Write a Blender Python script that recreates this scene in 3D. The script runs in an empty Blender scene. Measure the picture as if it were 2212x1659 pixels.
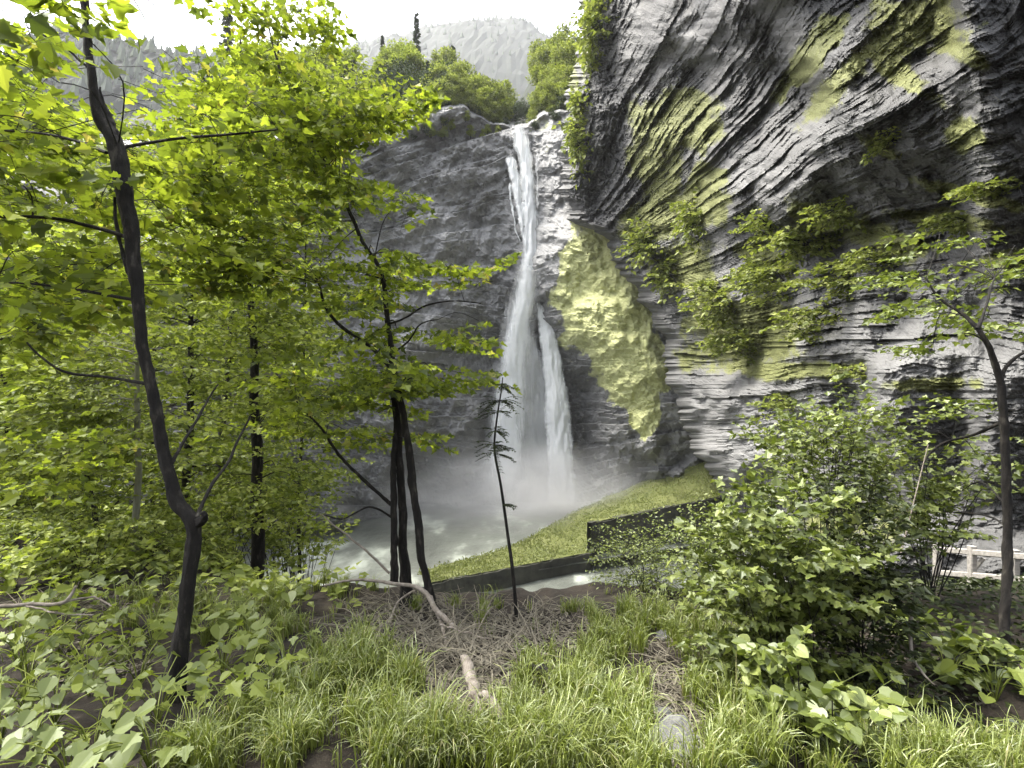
import bpy, math, random
import numpy as np
from math import radians, sin, cos, pi
C = bpy.context.scene
COL = C.collection
rng = np.random.default_rng(7)
random.seed(7)

# ------------------------------------------------------------------ camera
cam = bpy.data.cameras.new("camera"); camo = bpy.data.objects.new("camera", cam)
COL.objects.link(camo); C.camera = camo
cam.sensor_width = 36; cam.lens = 18; cam.clip_end = 6000; cam.clip_start = 0.05
camo.location = (0, 0, 0); camo.rotation_euler = (radians(90), 0, 0)

# ------------------------------------------------------------------ light
TO_SUN = np.array([-0.46, 0.14, 0.86]); TO_SUN = TO_SUN / np.linalg.norm(TO_SUN)
SUN_EL = math.asin(TO_SUN[2]); SUN_AZ = math.atan2(TO_SUN[0], TO_SUN[1])
w = bpy.data.worlds.new("World"); C.world = w; w.use_nodes = True
nt = w.node_tree; bg = nt.nodes["Background"]
sky = nt.nodes.new("ShaderNodeTexSky"); sky.sky_type = 'NISHITA'; sky.sun_disc = False
sky.sun_elevation = SUN_EL; sky.sun_rotation = SUN_AZ; sky.air_density = 1.0; sky.dust_density = 5.0; sky.ozone_density = 0.6
hsv = nt.nodes.new('ShaderNodeHueSaturation'); hsv.inputs['Saturation'].default_value = 0.35   # thin bright overcast
nt.links.new(sky.outputs[0], hsv.inputs['Color']); nt.links.new(hsv.outputs[0], bg.inputs[0]); bg.inputs[1].default_value = 0.15
sun = bpy.data.lights.new("sun", 'SUN'); sun.energy = 1.9; sun.angle = radians(24); sun.color = (1.0, 0.95, 0.85)
suno = bpy.data.objects.new("sun", sun); COL.objects.link(suno)
from mathutils import Vector, Matrix
suno.rotation_euler = Vector(TO_SUN).to_track_quat('Z', 'Y').to_euler()
C.view_settings.view_transform = 'Standard'; C.view_settings.look = 'None'
C.view_settings.exposure = 2.4; C.view_settings.gamma = 1
C.render.engine = 'CYCLES'
C.cycles.transparent_max_bounces = 24; C.cycles.diffuse_bounces = 3; C.cycles.volume_bounces = 1
C.cycles.volume_step_rate = 2.0; C.cycles.volume_max_steps = 128

# ------------------------------------------------------------------ helpers
F = 1106.0
def D(x, y, Y):                      # sight line to a point at distance Y
    return np.array([(x - 1106.0) / F * Y, Y, (829.5 - y) / F * Y])
def DA(x, y, Y):
    x = np.asarray(x, float); y = np.asarray(y, float); Y = np.asarray(Y, float)
    return np.stack([(x - 1106.0) / F * Y, Y + 0 * x, (829.5 - y) / F * Y], -1)
def hsh(*a):
    r = 0.0
    for k, v in zip((12.9898, 78.233, 37.719, 4.581), a): r = r + np.asarray(v, float) * k
    r = np.sin(r) * 43758.5453
    return r - np.floor(r)
def vnoise(p):
    i = np.floor(p); f = p - i; f = f * f * (3 - 2 * f)
    r = 0
    for dx in (0, 1):
        wx = f[..., 0] if dx else 1 - f[..., 0]
        for dy in (0, 1):
            wy = f[..., 1] if dy else 1 - f[..., 1]
            for dz in (0, 1):
                wz = f[..., 2] if dz else 1 - f[..., 2]
                r = r + wx * wy * wz * hsh(i[..., 0] + dx, i[..., 1] + dy, i[..., 2] + dz)
    return r * 2 - 1
def fbm(p, o=4, g=0.5):
    r = 0; a = 1.0
    for k in range(o):
        r = r + a * vnoise(p); p = p * 2.03 + 17.3; a *= g
    return r
def f2(x, y, s, o=4, seed=0.0, g=0.5):
    x = np.asarray(x, float); y = np.asarray(y, float)
    return fbm(np.stack([x / s + seed, y / s + seed * 1.7, 0 * x + seed * 3.1], -1), o, g)
def smooth(a, b, x):
    t = np.clip((np.asarray(x, float) - a) / (b - a), 0, 1); return t * t * (3 - 2 * t)

def rnd(n, s=1.0): return rng.normal(0, s, (n, 3))
class MB:
    def __init__(s): s.v = []; s.l = []; s.n = []; s.c = 0; s.at = []
    def add(s, v, faces):            # faces: int array (m,k)
        v = np.asarray(v, np.float32).reshape(-1, 3); faces = np.asarray(faces, np.int32)
        s.v.append(v); s.l.append((faces + s.c).ravel()); s.n.append(np.full(len(faces), faces.shape[1], np.int32)); s.c += len(v)
    def addm(s, v, flist):
        v = np.asarray(v, np.float32).reshape(-1, 3); s.v.append(v)
        for f in flist:
            s.l.append(np.asarray(f, np.int32) + s.c); s.n.append(np.array([len(f)], np.int32))
        s.c += len(v)
    def mesh(s, name, mat=None, shade=False, attrs=None):
        m = bpy.data.meshes.new(name)
        if not s.v: return m
        v = np.concatenate(s.v); l = np.concatenate(s.l); n = np.concatenate(s.n)
        m.vertices.add(len(v)); m.vertices.foreach_set('co', v.ravel())
        m.loops.add(len(l)); m.loops.foreach_set('vertex_index', l)
        m.polygons.add(len(n)); st = np.concatenate([[0], np.cumsum(n)[:-1]]).astype(np.int32)
        m.polygons.foreach_set('loop_start', st); m.polygons.foreach_set('loop_total', n)
        m.polygons.foreach_set('use_smooth', np.full(len(n), shade))
        m.update(calc_edges=True)
        if attrs:
            for k, a in attrs.items():
                at = m.attributes.new(k, 'FLOAT', 'POINT'); at.data.foreach_set('value', np.asarray(a, np.float32).ravel())
        if mat: m.materials.append(mat)
        return m

def tag(o, label=None, cat=None, group=None, kind=None):
    if label: o['label'] = label
    if cat: o['category'] = cat
    if group: o['group'] = group
    if kind: o['kind'] = kind
    return o
def link(name, mesh, parent=None, loc=None):
    o = bpy.data.objects.new(name, mesh); COL.objects.link(o)
    if parent: o.parent = parent
    if loc is not None: o.location = loc
    return o
def empty(name, loc=(0, 0, 0)):
    o = bpy.data.objects.new(name, None); COL.objects.link(o); o.location = loc; o.empty_display_size = 0.2; return o

def gridfaces(nr, nc):
    a = np.arange(nr * nc).reshape(nr, nc)
    return np.stack([a[:-1, :-1], a[1:, :-1], a[1:, 1:], a[:-1, 1:]], -1).reshape(-1, 4)

def tube(mb, pts, rad, k=6, cap=True, rough=0.0):
    pts = np.asarray(pts, float); n = len(pts)
    rad = np.broadcast_to(np.asarray(rad, float), (n,))
    tg = np.gradient(pts, axis=0); tg /= np.linalg.norm(tg, axis=1)[:, None] + 1e-9
    ref = np.array([0.31, 0.87, 0.12]) if abs(tg[0][1]) < 0.8 else np.array([1.0, 0, 0])
    a = np.cross(tg, ref); a /= np.linalg.norm(a, axis=1)[:, None] + 1e-9
    b = np.cross(tg, a)
    th = np.arange(k) * 2 * pi / k
    RR = rad[:, None] * np.ones((1, k))
    if rough:
        ar = np.concatenate([[0], np.cumsum(np.linalg.norm(np.diff(pts, axis=0), axis=1))])[:, None]; r0 = float(rad.max())
        q3 = np.stack([np.cos(th)[None] * 2.2 + 0 * ar, np.sin(th)[None] * 2.2 + 0 * ar, ar / r0 * 0.35 + 0 * th[None]], -1)
        RR = RR * (1 + rough * fbm(q3, 4, .6) + rough * 0.6 * np.exp(-ar / r0 * 0.9) * (1 + np.sin(3 * th + 1))[None])
    v = pts[:, None] + RR[:, :, None] * (a[:, None] * np.cos(th)[None, :, None] + b[:, None] * np.sin(th)[None, :, None])
    q = np.arange(n * k).reshape(n, k)
    f = np.stack([q[:-1], np.roll(q, -1, 1)[:-1], np.roll(q, -1, 1)[1:], q[1:]], -1).reshape(-1, 4)
    mb.add(v.reshape(-1, 3), f)
    if cap and k >= 3:
        mb.addm(v[-1], [list(range(k))]); 
def smoothpath(P, n):
    P = np.asarray(P, float); m = len(P)
    if m < 3:
        t = np.linspace(0, 1, n)[:, None]; return P[0] * (1 - t) + P[-1] * t
    d = np.concatenate([[0], np.cumsum(np.linalg.norm(np.diff(P[:, :3], axis=0), axis=1))])
    t = np.linspace(0, d[-1], n); out = []
    for q in t:
        i = min(max(np.searchsorted(d, q) - 1, 0), m - 2)
        p0 = P[max(i - 1, 0)]; p1 = P[i]; p2 = P[i + 1]; p3 = P[min(i + 2, m - 1)]
        u = (q - d[i]) / (d[i + 1] - d[i] + 1e-9)
        out.append(0.5 * ((2 * p1) + (-p0 + p2) * u + (2 * p0 - 5 * p1 + 4 * p2 - p3) * u * u + (-p0 + 3 * p1 - 3 * p2 + p3) * u ** 3))
    return np.array(out)

# ------------------------------------------------------------------ materials
def newmat(name):
    m = bpy.data.materials.new(name); m.use_nodes = True; n = m.node_tree
    for x in list(n.nodes):
        if x.type != 'OUTPUT_MATERIAL': n.nodes.remove(x)
    return m, n, n.nodes['Material Output']
def N(n, t, **kw):
    x = n.nodes.new(t)
    for k, v in kw.items(): setattr(x, k, v)
    return x
def ramp(n, fac, stops):
    r = n.nodes.new('ShaderNodeValToRGB'); e = r.color_ramp.elements
    while len(e) < len(stops): e.new(0.5)
    for a, (p, c) in zip(e, stops): a.position = p; a.color = (*c, 1)
    if fac is not None: n.links.new(fac, r.inputs[0])
    return r
def noise(n, scale, detail=5, rough=0.6, vec=None):
    t = n.nodes.new('ShaderNodeTexNoise'); t.inputs['Scale'].default_value = scale
    t.inputs['Detail'].default_value = detail; t.inputs['Roughness'].default_value = rough
    if vec is not None: n.links.new(vec, t.inputs['Vector'])
    return t
def objco(n, scale=None):
    tc = n.nodes.new('ShaderNodeTexCoord')
    if scale is None: return tc.outputs['Object']
    mp = n.nodes.new('ShaderNodeMapping'); mp.inputs['Scale'].default_value = scale
    n.links.new(tc.outputs['Object'], mp.inputs[0]); return mp.outputs[0]
def leafmat(name, stops, trans=0.45, gloss=0.25, tcol=(1.08, 1.15, 0.6)):
    m, n, out = newmat(name)
    g = N(n, 'ShaderNodeNewGeometry')
    r = ramp(n, g.outputs['Random Per Island'], stops)
    d = N(n, 'ShaderNodeBsdfDiffuse'); n.links.new(r.outputs[0], d.inputs[0])
    tr = N(n, 'ShaderNodeBsdfTranslucent')
    mx = N(n, 'ShaderNodeMix', data_type='RGBA', blend_type='MULTIPLY'); mx.inputs[0].default_value = 1
    n.links.new(r.outputs[0], mx.inputs[6]); mx.inputs[7].default_value = (*tcol, 1)
    n.links.new(mx.outputs[2], tr.inputs[0])
    ms = N(n, 'ShaderNodeMixShader'); ms.inputs[0].default_value = trans
    n.links.new(d.outputs[0], ms.inputs[1]); n.links.new(tr.outputs[0], ms.inputs[2])
    gl = N(n, 'ShaderNodeBsdfGlossy'); gl.inputs['Roughness'].default_value = 0.45; gl.inputs[0].default_value = (0.8, 0.85, 0.8, 1)
    m2 = N(n, 'ShaderNodeMixShader'); m2.inputs[0].default_value = gloss * 0.09
    n.links.new(ms.outputs[0], m2.inputs[1]); n.links.new(gl.outputs[0], m2.inputs[2])
    n.links.new(m2.outputs[0], out.inputs[0])
    return m
def simplemat(name, stops, scale=3.0, rough=0.85, bump=0.3, vscale=None, bscale=None, spec=0.3):
    m, n, out = newmat(name)
    v = objco(n, vscale); t = noise(n, scale, 6, 0.65, v); r = ramp(n, t.outputs[0], stops)
    p = N(n, 'ShaderNodeBsdfPrincipled'); n.links.new(r.outputs[0], p.inputs['Base Color'])
    p.inputs['Roughness'].default_value = rough; p.inputs['Specular IOR Level'].default_value = spec
    if bump:
        t2 = noise(n, bscale or scale * 4, 6, 0.7, v); b = N(n, 'ShaderNodeBump'); b.inputs['Strength'].default_value = bump
        b.inputs['Distance'].default_value = 0.02
        n.links.new(t2.outputs[0], b.inputs['Height']); n.links.new(b.outputs[0], p.inputs['Normal'])
    n.links.new(p.outputs[0], out.inputs[0]); return m
def rockmat(name, dark, light, moss1, moss2, fine=2.0, bdist=0.15):
    m, n, out = newmat(name)
    at = N(n, 'ShaderNodeAttribute', attribute_name='tone'); am = N(n, 'ShaderNodeAttribute', attribute_name='moss')
    v = objco(n); t = noise(n, fine, 8, 0.7, v); t0 = noise(n, fine * 0.08, 4, 0.6, v)
    a = N(n, 'ShaderNodeMath', operation='MULTIPLY_ADD'); n.links.new(t.outputs[0], a.inputs[0]); a.inputs[1].default_value = 0.9; n.links.new(at.outputs['Fac'], a.inputs[2])
    b = N(n, 'ShaderNodeMath', operation='MULTIPLY_ADD'); n.links.new(t0.outputs[0], b.inputs[0]); b.inputs[1].default_value = 0.7; n.links.new(a.outputs[0], b.inputs[2])
    c = N(n, 'ShaderNodeMath', operation='MULTIPLY'); n.links.new(b.outputs[0], c.inputs[0]); c.inputs[1].default_value = 0.42
    r = ramp(n, c.outputs[0], [(0.25, dark), (0.5, tuple((x + y) / 2 for x, y in zip(dark, light))), (0.75, light)])
    t3 = noise(n, fine * 2.5, 6, 0.75, v); rm = ramp(n, t3.outputs[0], [(0.3, moss1), (0.7, moss2)])
    mm = N(n, 'ShaderNodeMath', operation='MULTIPLY_ADD'); n.links.new(t.outputs[0], mm.inputs[0]); mm.inputs[1].default_value = 1.2; n.links.new(am.outputs['Fac'], mm.inputs[2])
    mr = N(n, 'ShaderNodeMapRange'); mr.inputs[1].default_value = 0.62; mr.inputs[2].default_value = 0.92; n.links.new(mm.outputs[0], mr.inputs[0])
    mx = N(n, 'ShaderNodeMix', data_type='RGBA'); n.links.new(mr.outputs[0], mx.inputs[0]); n.links.new(r.outputs[0], mx.inputs[6]); n.links.new(rm.outputs[0], mx.inputs[7])
    p = N(n, 'ShaderNodeBsdfPrincipled'); n.links.new(mx.outputs[2], p.inputs['Base Color']); p.inputs['Roughness'].default_value = 0.75
    p.inputs['Specular IOR Level'].default_value = 0.35
    bp = N(n, 'ShaderNodeBump'); bp.inputs['Strength'].default_value = 0.7; bp.inputs['Distance'].default_value = bdist
    n.links.new(t3.outputs[0], bp.inputs['Height']); n.links.new(bp.outputs[0], p.inputs['Normal'])
    n.links.new(p.outputs[0], out.inputs[0]); return m

M_near = leafmat('leaf_near', [(0.0, (0.055, 0.075, 0.02)), (0.25, (0.12, 0.15, 0.025)), (0.6, (0.19, 0.235, 0.03)), (0.96, (0.30, 0.34, 0.05)), (1.0, (0.30, 0.24, 0.09))], 0.55)
M_mid = leafmat('leaf_mid', [(0.00, (0.085, 0.111, 0.017)), (0.50, (0.170, 0.208, 0.034)), (1.00, (0.306, 0.340, 0.085))], 0.45)
M_shrub = leafmat('leaf_shrub', [(0.00, (0.060, 0.079, 0.013)), (0.50, (0.112, 0.143, 0.026)), (1.00, (0.210, 0.240, 0.068))], 0.35, 0.5)
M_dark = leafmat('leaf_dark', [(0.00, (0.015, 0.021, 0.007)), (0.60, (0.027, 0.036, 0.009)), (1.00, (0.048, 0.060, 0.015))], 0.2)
M_far = leafmat('leaf_far', [(0.00, (0.096, 0.120, 0.024)), (0.50, (0.176, 0.208, 0.048)), (1.00, (0.288, 0.312, 0.104))], 0.4)
M_fard = leafmat('leaf_far_dark', [(0.00, (0.024, 0.036, 0.021)), (1.00, (0.060, 0.078, 0.036))], 0.2)
M_grass = leafmat('grass_blade', [(0.00, (0.090, 0.112, 0.014)), (0.60, (0.164, 0.202, 0.034)), (0.92, (0.247, 0.277, 0.075)), (1.00, (0.315, 0.285, 0.150))], 0.4, 0.6)
M_bark = simplemat('bark_dark', [(0.3, (0.004, 0.0035, 0.003)), (0.55, (0.013, 0.011, 0.009)), (0.68, (0.05, 0.045, 0.036)), (0.8, (0.10, 0.10, 0.08))], 16, 0.9, 1.0, (1, 1, 0.3), 40)
M_barkp = simplemat('bark_pale', [(0.30, (0.096, 0.096, 0.064)), (0.70, (0.240, 0.240, 0.176))], 9, 0.85, 0.5, (1, 1, 0.25))
M_dead = simplemat('dead_wood', [(0.30, (0.080, 0.064, 0.048)), (0.70, (0.288, 0.256, 0.216))], 14, 0.9, 0.6)
M_twig = simplemat('dry_stalk', [(0.30, (0.071, 0.061, 0.041)), (0.70, (0.214, 0.194, 0.148))], 8, 0.9, 0.0)
M_plank = simplemat('weathered_timber', [(0.30, (0.168, 0.156, 0.138)), (0.70, (0.330, 0.312, 0.282))], 6, 0.8, 0.5, (0.4, 4, 4))
M_conc = simplemat('wet_concrete', [(0.30, (0.018, 0.019, 0.015)), (0.70, (0.070, 0.070, 0.055))], 0.6, 0.8, 0.6)
M_stone = simplemat('stone', [(0.30, (0.056, 0.056, 0.052)), (0.70, (0.168, 0.168, 0.160))], 5, 0.85, 0.7)
M_soil = simplemat('soil', [(0.30, (0.008, 0.007, 0.005)), (0.55, (0.027, 0.021, 0.015)), (0.75, (0.058, 0.050, 0.035))], 4, 0.95, 1.0, None, 25)
M_bank = simplemat('mossy_bank', [(0.30, (0.068, 0.083, 0.021)), (0.60, (0.104, 0.115, 0.036)), (0.80, (0.146, 0.152, 0.072))], 0.25, 0.9, 1.0, None, 2)
M_hill = simplemat('forested_hill', [(0.30, (0.008, 0.012, 0.007)), (0.70, (0.019, 0.026, 0.013))], 0.05, 0.95, 1.0, None, 0.2)
M_rockR = rockmat('layered_rock', (0.036, 0.036, 0.036), (0.150, 0.150, 0.147), (0.045, 0.052, 0.012), (0.175, 0.185, 0.065), 1.8, 0.08)
M_rockC = rockmat('wet_cliff_rock', (0.085, 0.086, 0.085), (0.28, 0.28, 0.275), (0.30, 0.32, 0.13), (0.46, 0.47, 0.24), 0.5, 0.25)

# ------------------------------------------------------------------ ground
def gz(x, y):
    x = np.asarray(x, float); y = np.asarray(y, float)
    yy = np.maximum(y, 0.01)
    near = -1.6 - 0.15 * np.minimum(y, 6.5)
    r = x / np.maximum(yy, 3.0)
    left = smooth(-0.30, -0.62, r)
    far = np.maximum(y - 6.5, 0)
    sl = near - far * (0.95 * (1 - left) + 0.27 * left)
    sl = sl + left * np.minimum(np.maximum(-x - 4, 0) * 0.06, 3)
    # right-hand side stays a little higher against the cliff
    right = smooth(0.55, 0.9, r); sl = sl + right * far * 0.25
    back = np.maximum(-y, 0); sl = sl + back * 0.35
    z = np.maximum(sl, -24.6 - 0.0 * y)
    amp = np.where(np.hypot(x, y) < 12, 0.10, 0.5)
    z = z + amp * f2(x, y, 1.3, 4, 3.0) * np.where(z < -24.4, 0.3, 1) + 0.06 * f2(x, y, 0.35, 3, 9.0)
    z = z - 0.18 * np.exp(-((x - 2.6) ** 2 + (y - 3.2) ** 2) / 1.2)
    return z
def gauss_axis(lo, hi, n, c=0.0, p=3.0):
    t = np.linspace(-1, 1, n); s = np.sign(t) * np.abs(t) ** p
    return np.where(s < 0, c + s * (c - lo), c + s * (hi - c))
gx = gauss_axis(-500, 500, 361, 0, 3.2); gy = np.concatenate([np.linspace(-60, -2, 30)[:-1], np.linspace(-2, 12, 220)[:-1], 12 + (np.linspace(0, 1, 150) ** 2.2) * 700])
GX, GY = np.meshgrid(gx, gy)
mb = MB(); mb.add(np.stack([GX, GY, gz(GX, GY)], -1), gridfaces(len(gy), len(gx)))
tag(link('ground', mb.mesh('ground', M_soil, True)), kind='structure')
def gpt(x, y): return np.array([x, y, float(gz(x, y))])
def ground_hit(px, py, lo=1.5, hi=60):         # where a sight line meets the slope
    Y = np.concatenate([np.arange(lo, 12, 0.03), np.arange(12, hi, 0.3)])
    X = (px - 1106) / F * Y; Z = (829.5 - py) / F * Y; hit = np.nonzero(Z < gz(X, Y))[0]
    if len(hit): return gpt(X[hit[0]], Y[hit[0]])
    return gpt(*D(px, py, hi)[:2])

# ------------------------------------------------------------------ cliffs
def rbf(x, y, pts, sig):
    pts = np.array(pts, float); num = 0; den = 1e-12
    for px, py, val in pts:
        d2 = ((x - px) ** 2 + (y - py) ** 2); wgt = np.exp(-d2 / (2 * sig * sig)) + 1e-5 / (1 + d2 / 1e4)
        num = num + wgt * math.log(val); den = den + wgt
    return np.exp(num / den)
def blocks(a, b, seed=0.0):
    ia = np.floor(a); fa = a - ia
    b2 = b + hsh(ia, seed) * 31.7; ib = np.floor(b2); fb = b2 - ib
    h = hsh(ia + seed * 3.3, ib); h2 = hsh(ia, ib + 1 + seed)
    e = np.minimum(1, np.minimum(fb, 1 - fb) * 9)
    return (h - 0.5) * e, fa, h2
def ell(x, y, cx, cy, rx, ry, rot=0):
    c, s = cos(radians(rot)), sin(radians(rot)); dx = x - cx; dy = y - cy
    u = (dx * c - dy * s) / rx; v = (dx * s + dy * c) / ry
    return np.clip(1.4 - np.hypot(u, v), 0, 1)

# right-hand overhanging cliff
EY = np.array([-420, 0, 100, 200, 300, 400, 470, 520, 560, 620, 720, 820, 900, 960, 1050, 1100, 1300, 1700.])
EX = np.array([1300, 1264, 1250, 1228, 1216, 1214, 1232, 1312, 1330, 1362, 1428, 1440, 1470, 1490, 1545, 1572, 1600, 1640.])
ys = np.concatenate([np.linspace(-420, 1250, 620)[:-1], np.linspace(1250, 1700, 60)])
edge = np.interp(ys, EY, EX) + 15 * f2(ys, 0 * ys, 34, 6, 5.0, 0.7)
na = 560; a = np.linspace(0, 1, na); XR = 2750
xs = edge[:, None] + (XR - edge[:, None]) * (a[None, :] ** 1.12)
YS = np.repeat(ys[:, None], na, 1)
CP = [(1240,-300,72),(1240,100,74),(1235,300,74),(1240,440,76),(1340,560,72),(1430,750,70),(1470,900,68),(1550,1050,64),(1570,1150,60),
 (1330,60,62),(1320,220,66),(1340,330,68),(1350,450,66),(1450,100,46),(1400,250,58),(1480,220,50),(1470,330,54),(1540,330,44),(1500,430,58),(1490,520,60),(1560,250,38),
 (1600,100,31),(1650,250,30),(1620,380,32),(1580,450,38),(1700,420,24),(1850,375,20),(2000,310,17),(2212,280,14.5),(2212,0,14),(1900,100,20.5),(1750,0,23),(1700,-250,22),(2212,-350,13),(1450,-300,38),
 (1620,540,43),(1740,510,32),(1850,480,25.5),(1980,440,21.5),(2212,420,16.2),(2450,420,16),
 (1560,680,54),(1650,640,36),(1750,680,30),(1900,640,24),(2050,640,20),(2212,600,16.2),(1500,800,62),
 (1580,860,46),(1680,850,34),(1800,850,27),(2000,850,19.5),(2212,850,15.2),(1650,1000,38),(1800,1050,27),(2000,1000,20),(2212,940,14.5),(2212,1030,15.8),
 (1800,1350,22),(2212,1300,12.5),(2000,1250,17),(2500,200,11),(2500,800,11.5),(2500,1300,10),(1640,1300,40),(2700,600,9.5)]
Y0 = rbf(xs + 26 * f2(xs, YS, 120, 4, 71.0), YS + 26 * f2(xs, YS, 120, 4, 77.0), CP, 60.0)
s = np.where(YS < 750, np.arctan2(750 - YS, np.maximum(xs - 1100, 1)), (750 - YS) / 880.0)
t = np.hypot(xs - 1100, (YS - 750)) / 1000.0
s = s + 0.028 * f2(xs, YS, 260, 3, 2.0) + 0.003 * f2(xs, YS, 50, 2, 12.0)
t = t + 0.05 * f2(xs, YS, 120, 3, 4.0)
disp = 0; tone = 0
for fq, gq, am, sd in ((9, 2.2, 0.060, 1.0), (24, 5.0, 0.032, 2.0), (57, 9, 0.018, 3.0), (115, 14, 0.010, 4.0), (210, 24, 0.006, 5.0)):
    h, fa, h2 = blocks(s * fq, t * gq, sd)
    msk = smooth(-0.45, 0.5, f2(xs, YS, 110, 3, 50.0 + sd * 7)); msk = (0.25 + 0.75 * msk) if fq > 20 else (0.5 + 0.5 * msk)
    msk = msk * (1 - 0.55 * smooth(560, 680, YS)) if fq < 40 else msk
    disp = disp + msk * am * (h + 0.55 * (fa - 0.5)); tone = tone + am * 9 * (h2 - 0.5)
disp = disp * (0.55 + 0.45 * smooth(-0.3, 0.5, f2(xs, YS, 160, 3, 21.0)))
disp = disp + 0.03 * f2(xs, YS, 130, 4, 31.0) + 0.006 * f2(xs, YS, 14, 4, 41.0, 0.6)
tl_ = smooth(4, 75, xs - edge[:, None]); disp = disp * (0.12 + 0.88 * tl_)
rough_left = smooth(1420, 1300, xs) * 1.0
disp = disp * (1 - 0.45 * rough_left) + rough_left * 0.016 * f2(xs, YS, 30, 6, 8.0, 0.7)
YY = Y0 * (1 + disp)
# rounded return at the silhouette: the wall turns away and runs back
turn = np.clip((xs - edge[:, None]) / 38.0, 0, 1); YY = YY + (1 - np.sqrt(1 - (1 - turn) ** 2 * 0.999)) * 14
V = DA(xs, YS, YY)
back = []
for bx, bY in ((60, 150.), (14, 118.)):
    back.append(DA(edge + bx, ys, np.full_like(ys, bY)))
V = np.concatenate([back[0][:, None], back[1][:, None], V], 1)
moss = -1.0 + 0 * xs
def addmoss(*e, k=1.0):
    global moss; moss = np.maximum(moss, -1.0 + 1.5 * k * ell(xs, YS, *e))
for e in ((1470,270,110,95,20),(1420,330,75,170,10),(1530,420,60,90,30),(1760,110,40,170,-38),(1830,160,40,170,-42),(1980,60,150,80,0),(1930,150,150,40,-35),(2090,120,110,32,-30),
          (1900,320,60,22,-30),(2080,290,60,50,-20),(1860,500,230,45,-18),(2100,420,190,22,-14),(2060,480,180,30,-8),(1640,760,150,50,0),(1620,680,110,70,0),(1720,800,200,25,0),
          (1420,470,90,60,0),(1480,580,80,90,0),(1540,660,80,60,0),(1600,770,200,60,0),(1270,40,22,160,-3),(1240,200,16,90,5),(2000,830,140,25,0),(1650,560,90,40,-20),(2180,560,80,40,0),(1850,1130,160,60,0)):
    addmoss(*e)
for e in ((1465,260,120,90,25),(1425,340,80,170,8),(1525,420,70,80,30),(1400,480,80,60,0),(1620,720,170,110,0),(1700,800,170,30,0)):
    addmoss(*e, k=1.12)
moss = moss + 0.10 + 0.34 * f2(xs, YS * 1.0, 40, 6, 91.0, .68)
pale = ell(xs, YS, 1478, 70, 26, 110, -32) * 1.6 + ell(xs, YS, 1650, 395, 130, 40, -18) * 0.9 + ell(xs, YS, 1850, 800, 420, 190, 0) * 0.9 + ell(xs, YS, 1590, 960, 90, 70, 20) * 1.4 + ell(xs, YS, 1750, 270, 110, 60, -35) * 0.4  # light falling on the slab and lower wall, painted in as paler tone
painted_shade = ell(xs, YS, 1400, 100, 90, 160, 0) * 0.5 + ell(xs, YS, 1560, 60, 70, 120, 0) * 0.7 + ell(xs, YS, 1850, 480, 260, 40, -18) * 0.8 + ell(xs, YS, 2150, 420, 200, 30, -10) * 0.6 + ell(xs, YS, 1600, 540, 90, 60, -20) * 0.5  # shade of the recess and the undercut, painted into the rock tone
tone = tone * 0.5 + 0.28 + pale * 0.55 - painted_shade * 0.45
pad = lambda A: np.concatenate([A[:, :1], A[:, :1], A], 1)
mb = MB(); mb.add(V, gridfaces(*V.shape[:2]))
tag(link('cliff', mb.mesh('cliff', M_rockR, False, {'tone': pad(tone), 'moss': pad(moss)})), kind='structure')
cliffR = (xs, YS, YY)
def cliff_at(px, py):
    i = int(np.argmin(np.abs(ys - py))); j = int(np.argmin(np.abs(xs[i] - px))); return DA(xs[i, j], ys[i], YY[i, j])

# cliff behind the fall
TX = np.array([-600, 300, 600, 780, 900, 1000, 1050, 1085, 1105, 1135, 1150, 1200, 1300, 1700.])
TY = np.array([330, 320, 300, 275, 235, 228, 262, 272, 276, 276, 262, 240, 230, 230.])
cx_ = np.concatenate([np.linspace(-600, 500, 90)[:-1], np.linspace(500, 1560, 520)])
tt = np.linspace(0, 1, 420)
top = np.interp(cx_, TX, TY) + 5 * f2(cx_, 0 * cx_, 18, 4, 6.0)
CX = np.repeat(cx_[None, :], len(tt), 0); CY = top[None, :] + (1130 - top[None, :]) * tt[:, None]
CPc = [(-600,600,48),(0,600,55),(300,300,72),(300,700,62),(300,1000,58),(600,400,86),(600,800,78),(600,1050,76),(800,400,96),(800,700,90),(820,950,86),(950,350,103),(950,600,99),(960,900,95),(1000,1050,98),
 (1060,330,107),(1060,600,105),(1080,800,108),(1130,300,109),(1130,500,107.5),(1130,640,108),(1150,800,113),(1160,950,112),(1200,400,101),(1190,560,99),(1200,640,99),(1185,720,113),(1220,820,113),(1235,950,112),
 (1255,560,88),(1300,560,85),(1330,700,83),(1380,800,83),(1400,700,85),(1300,760,90),(1280,880,100),(1340,950,94),(1380,900,86),(1440,950,86),(1450,700,86),(1500,600,86),(1500,1000,86),(1300,1050,99),(1230,640,92),(1270,700,88)]
Yc = rbf(CX, CY, CPc, 52.0)
sc = CY / 1000 + 0.10 * (CX - 1100) / 1000 + 0.05 * f2(CX, CY, 300, 3, 2.2)
tc = CX / 1000 + 0.06 * f2(CX, CY, 100, 3, 3.2)
dc = 0; toc = 0
for fq, gq, am, sd in ((9, 3, 0.035, 1.5), (24, 8, 0.02, 2.5), (60, 22, 0.010, 3.5)):
    h, fa, h2 = blocks(sc * fq, tc * gq, sd); dc = dc + am * (h + 0.35 * (fa - 0.5)); toc = toc + am * 12 * (h2 - 0.5)
dc = dc * (1 - 0.6 * smooth(1140, 1165, CX) * smooth(1260, 1235, CX) * smooth(660, 620, CY))
slab = np.maximum.reduce([ell(CX, CY, 1275, 570, 60, 100, 0), ell(CX, CY, 1310, 680, 110, 120, 25), ell(CX, CY, 1370, 790, 90, 90, 0), ell(CX, CY, 1393, 865, 36, 85, 0)])
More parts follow.
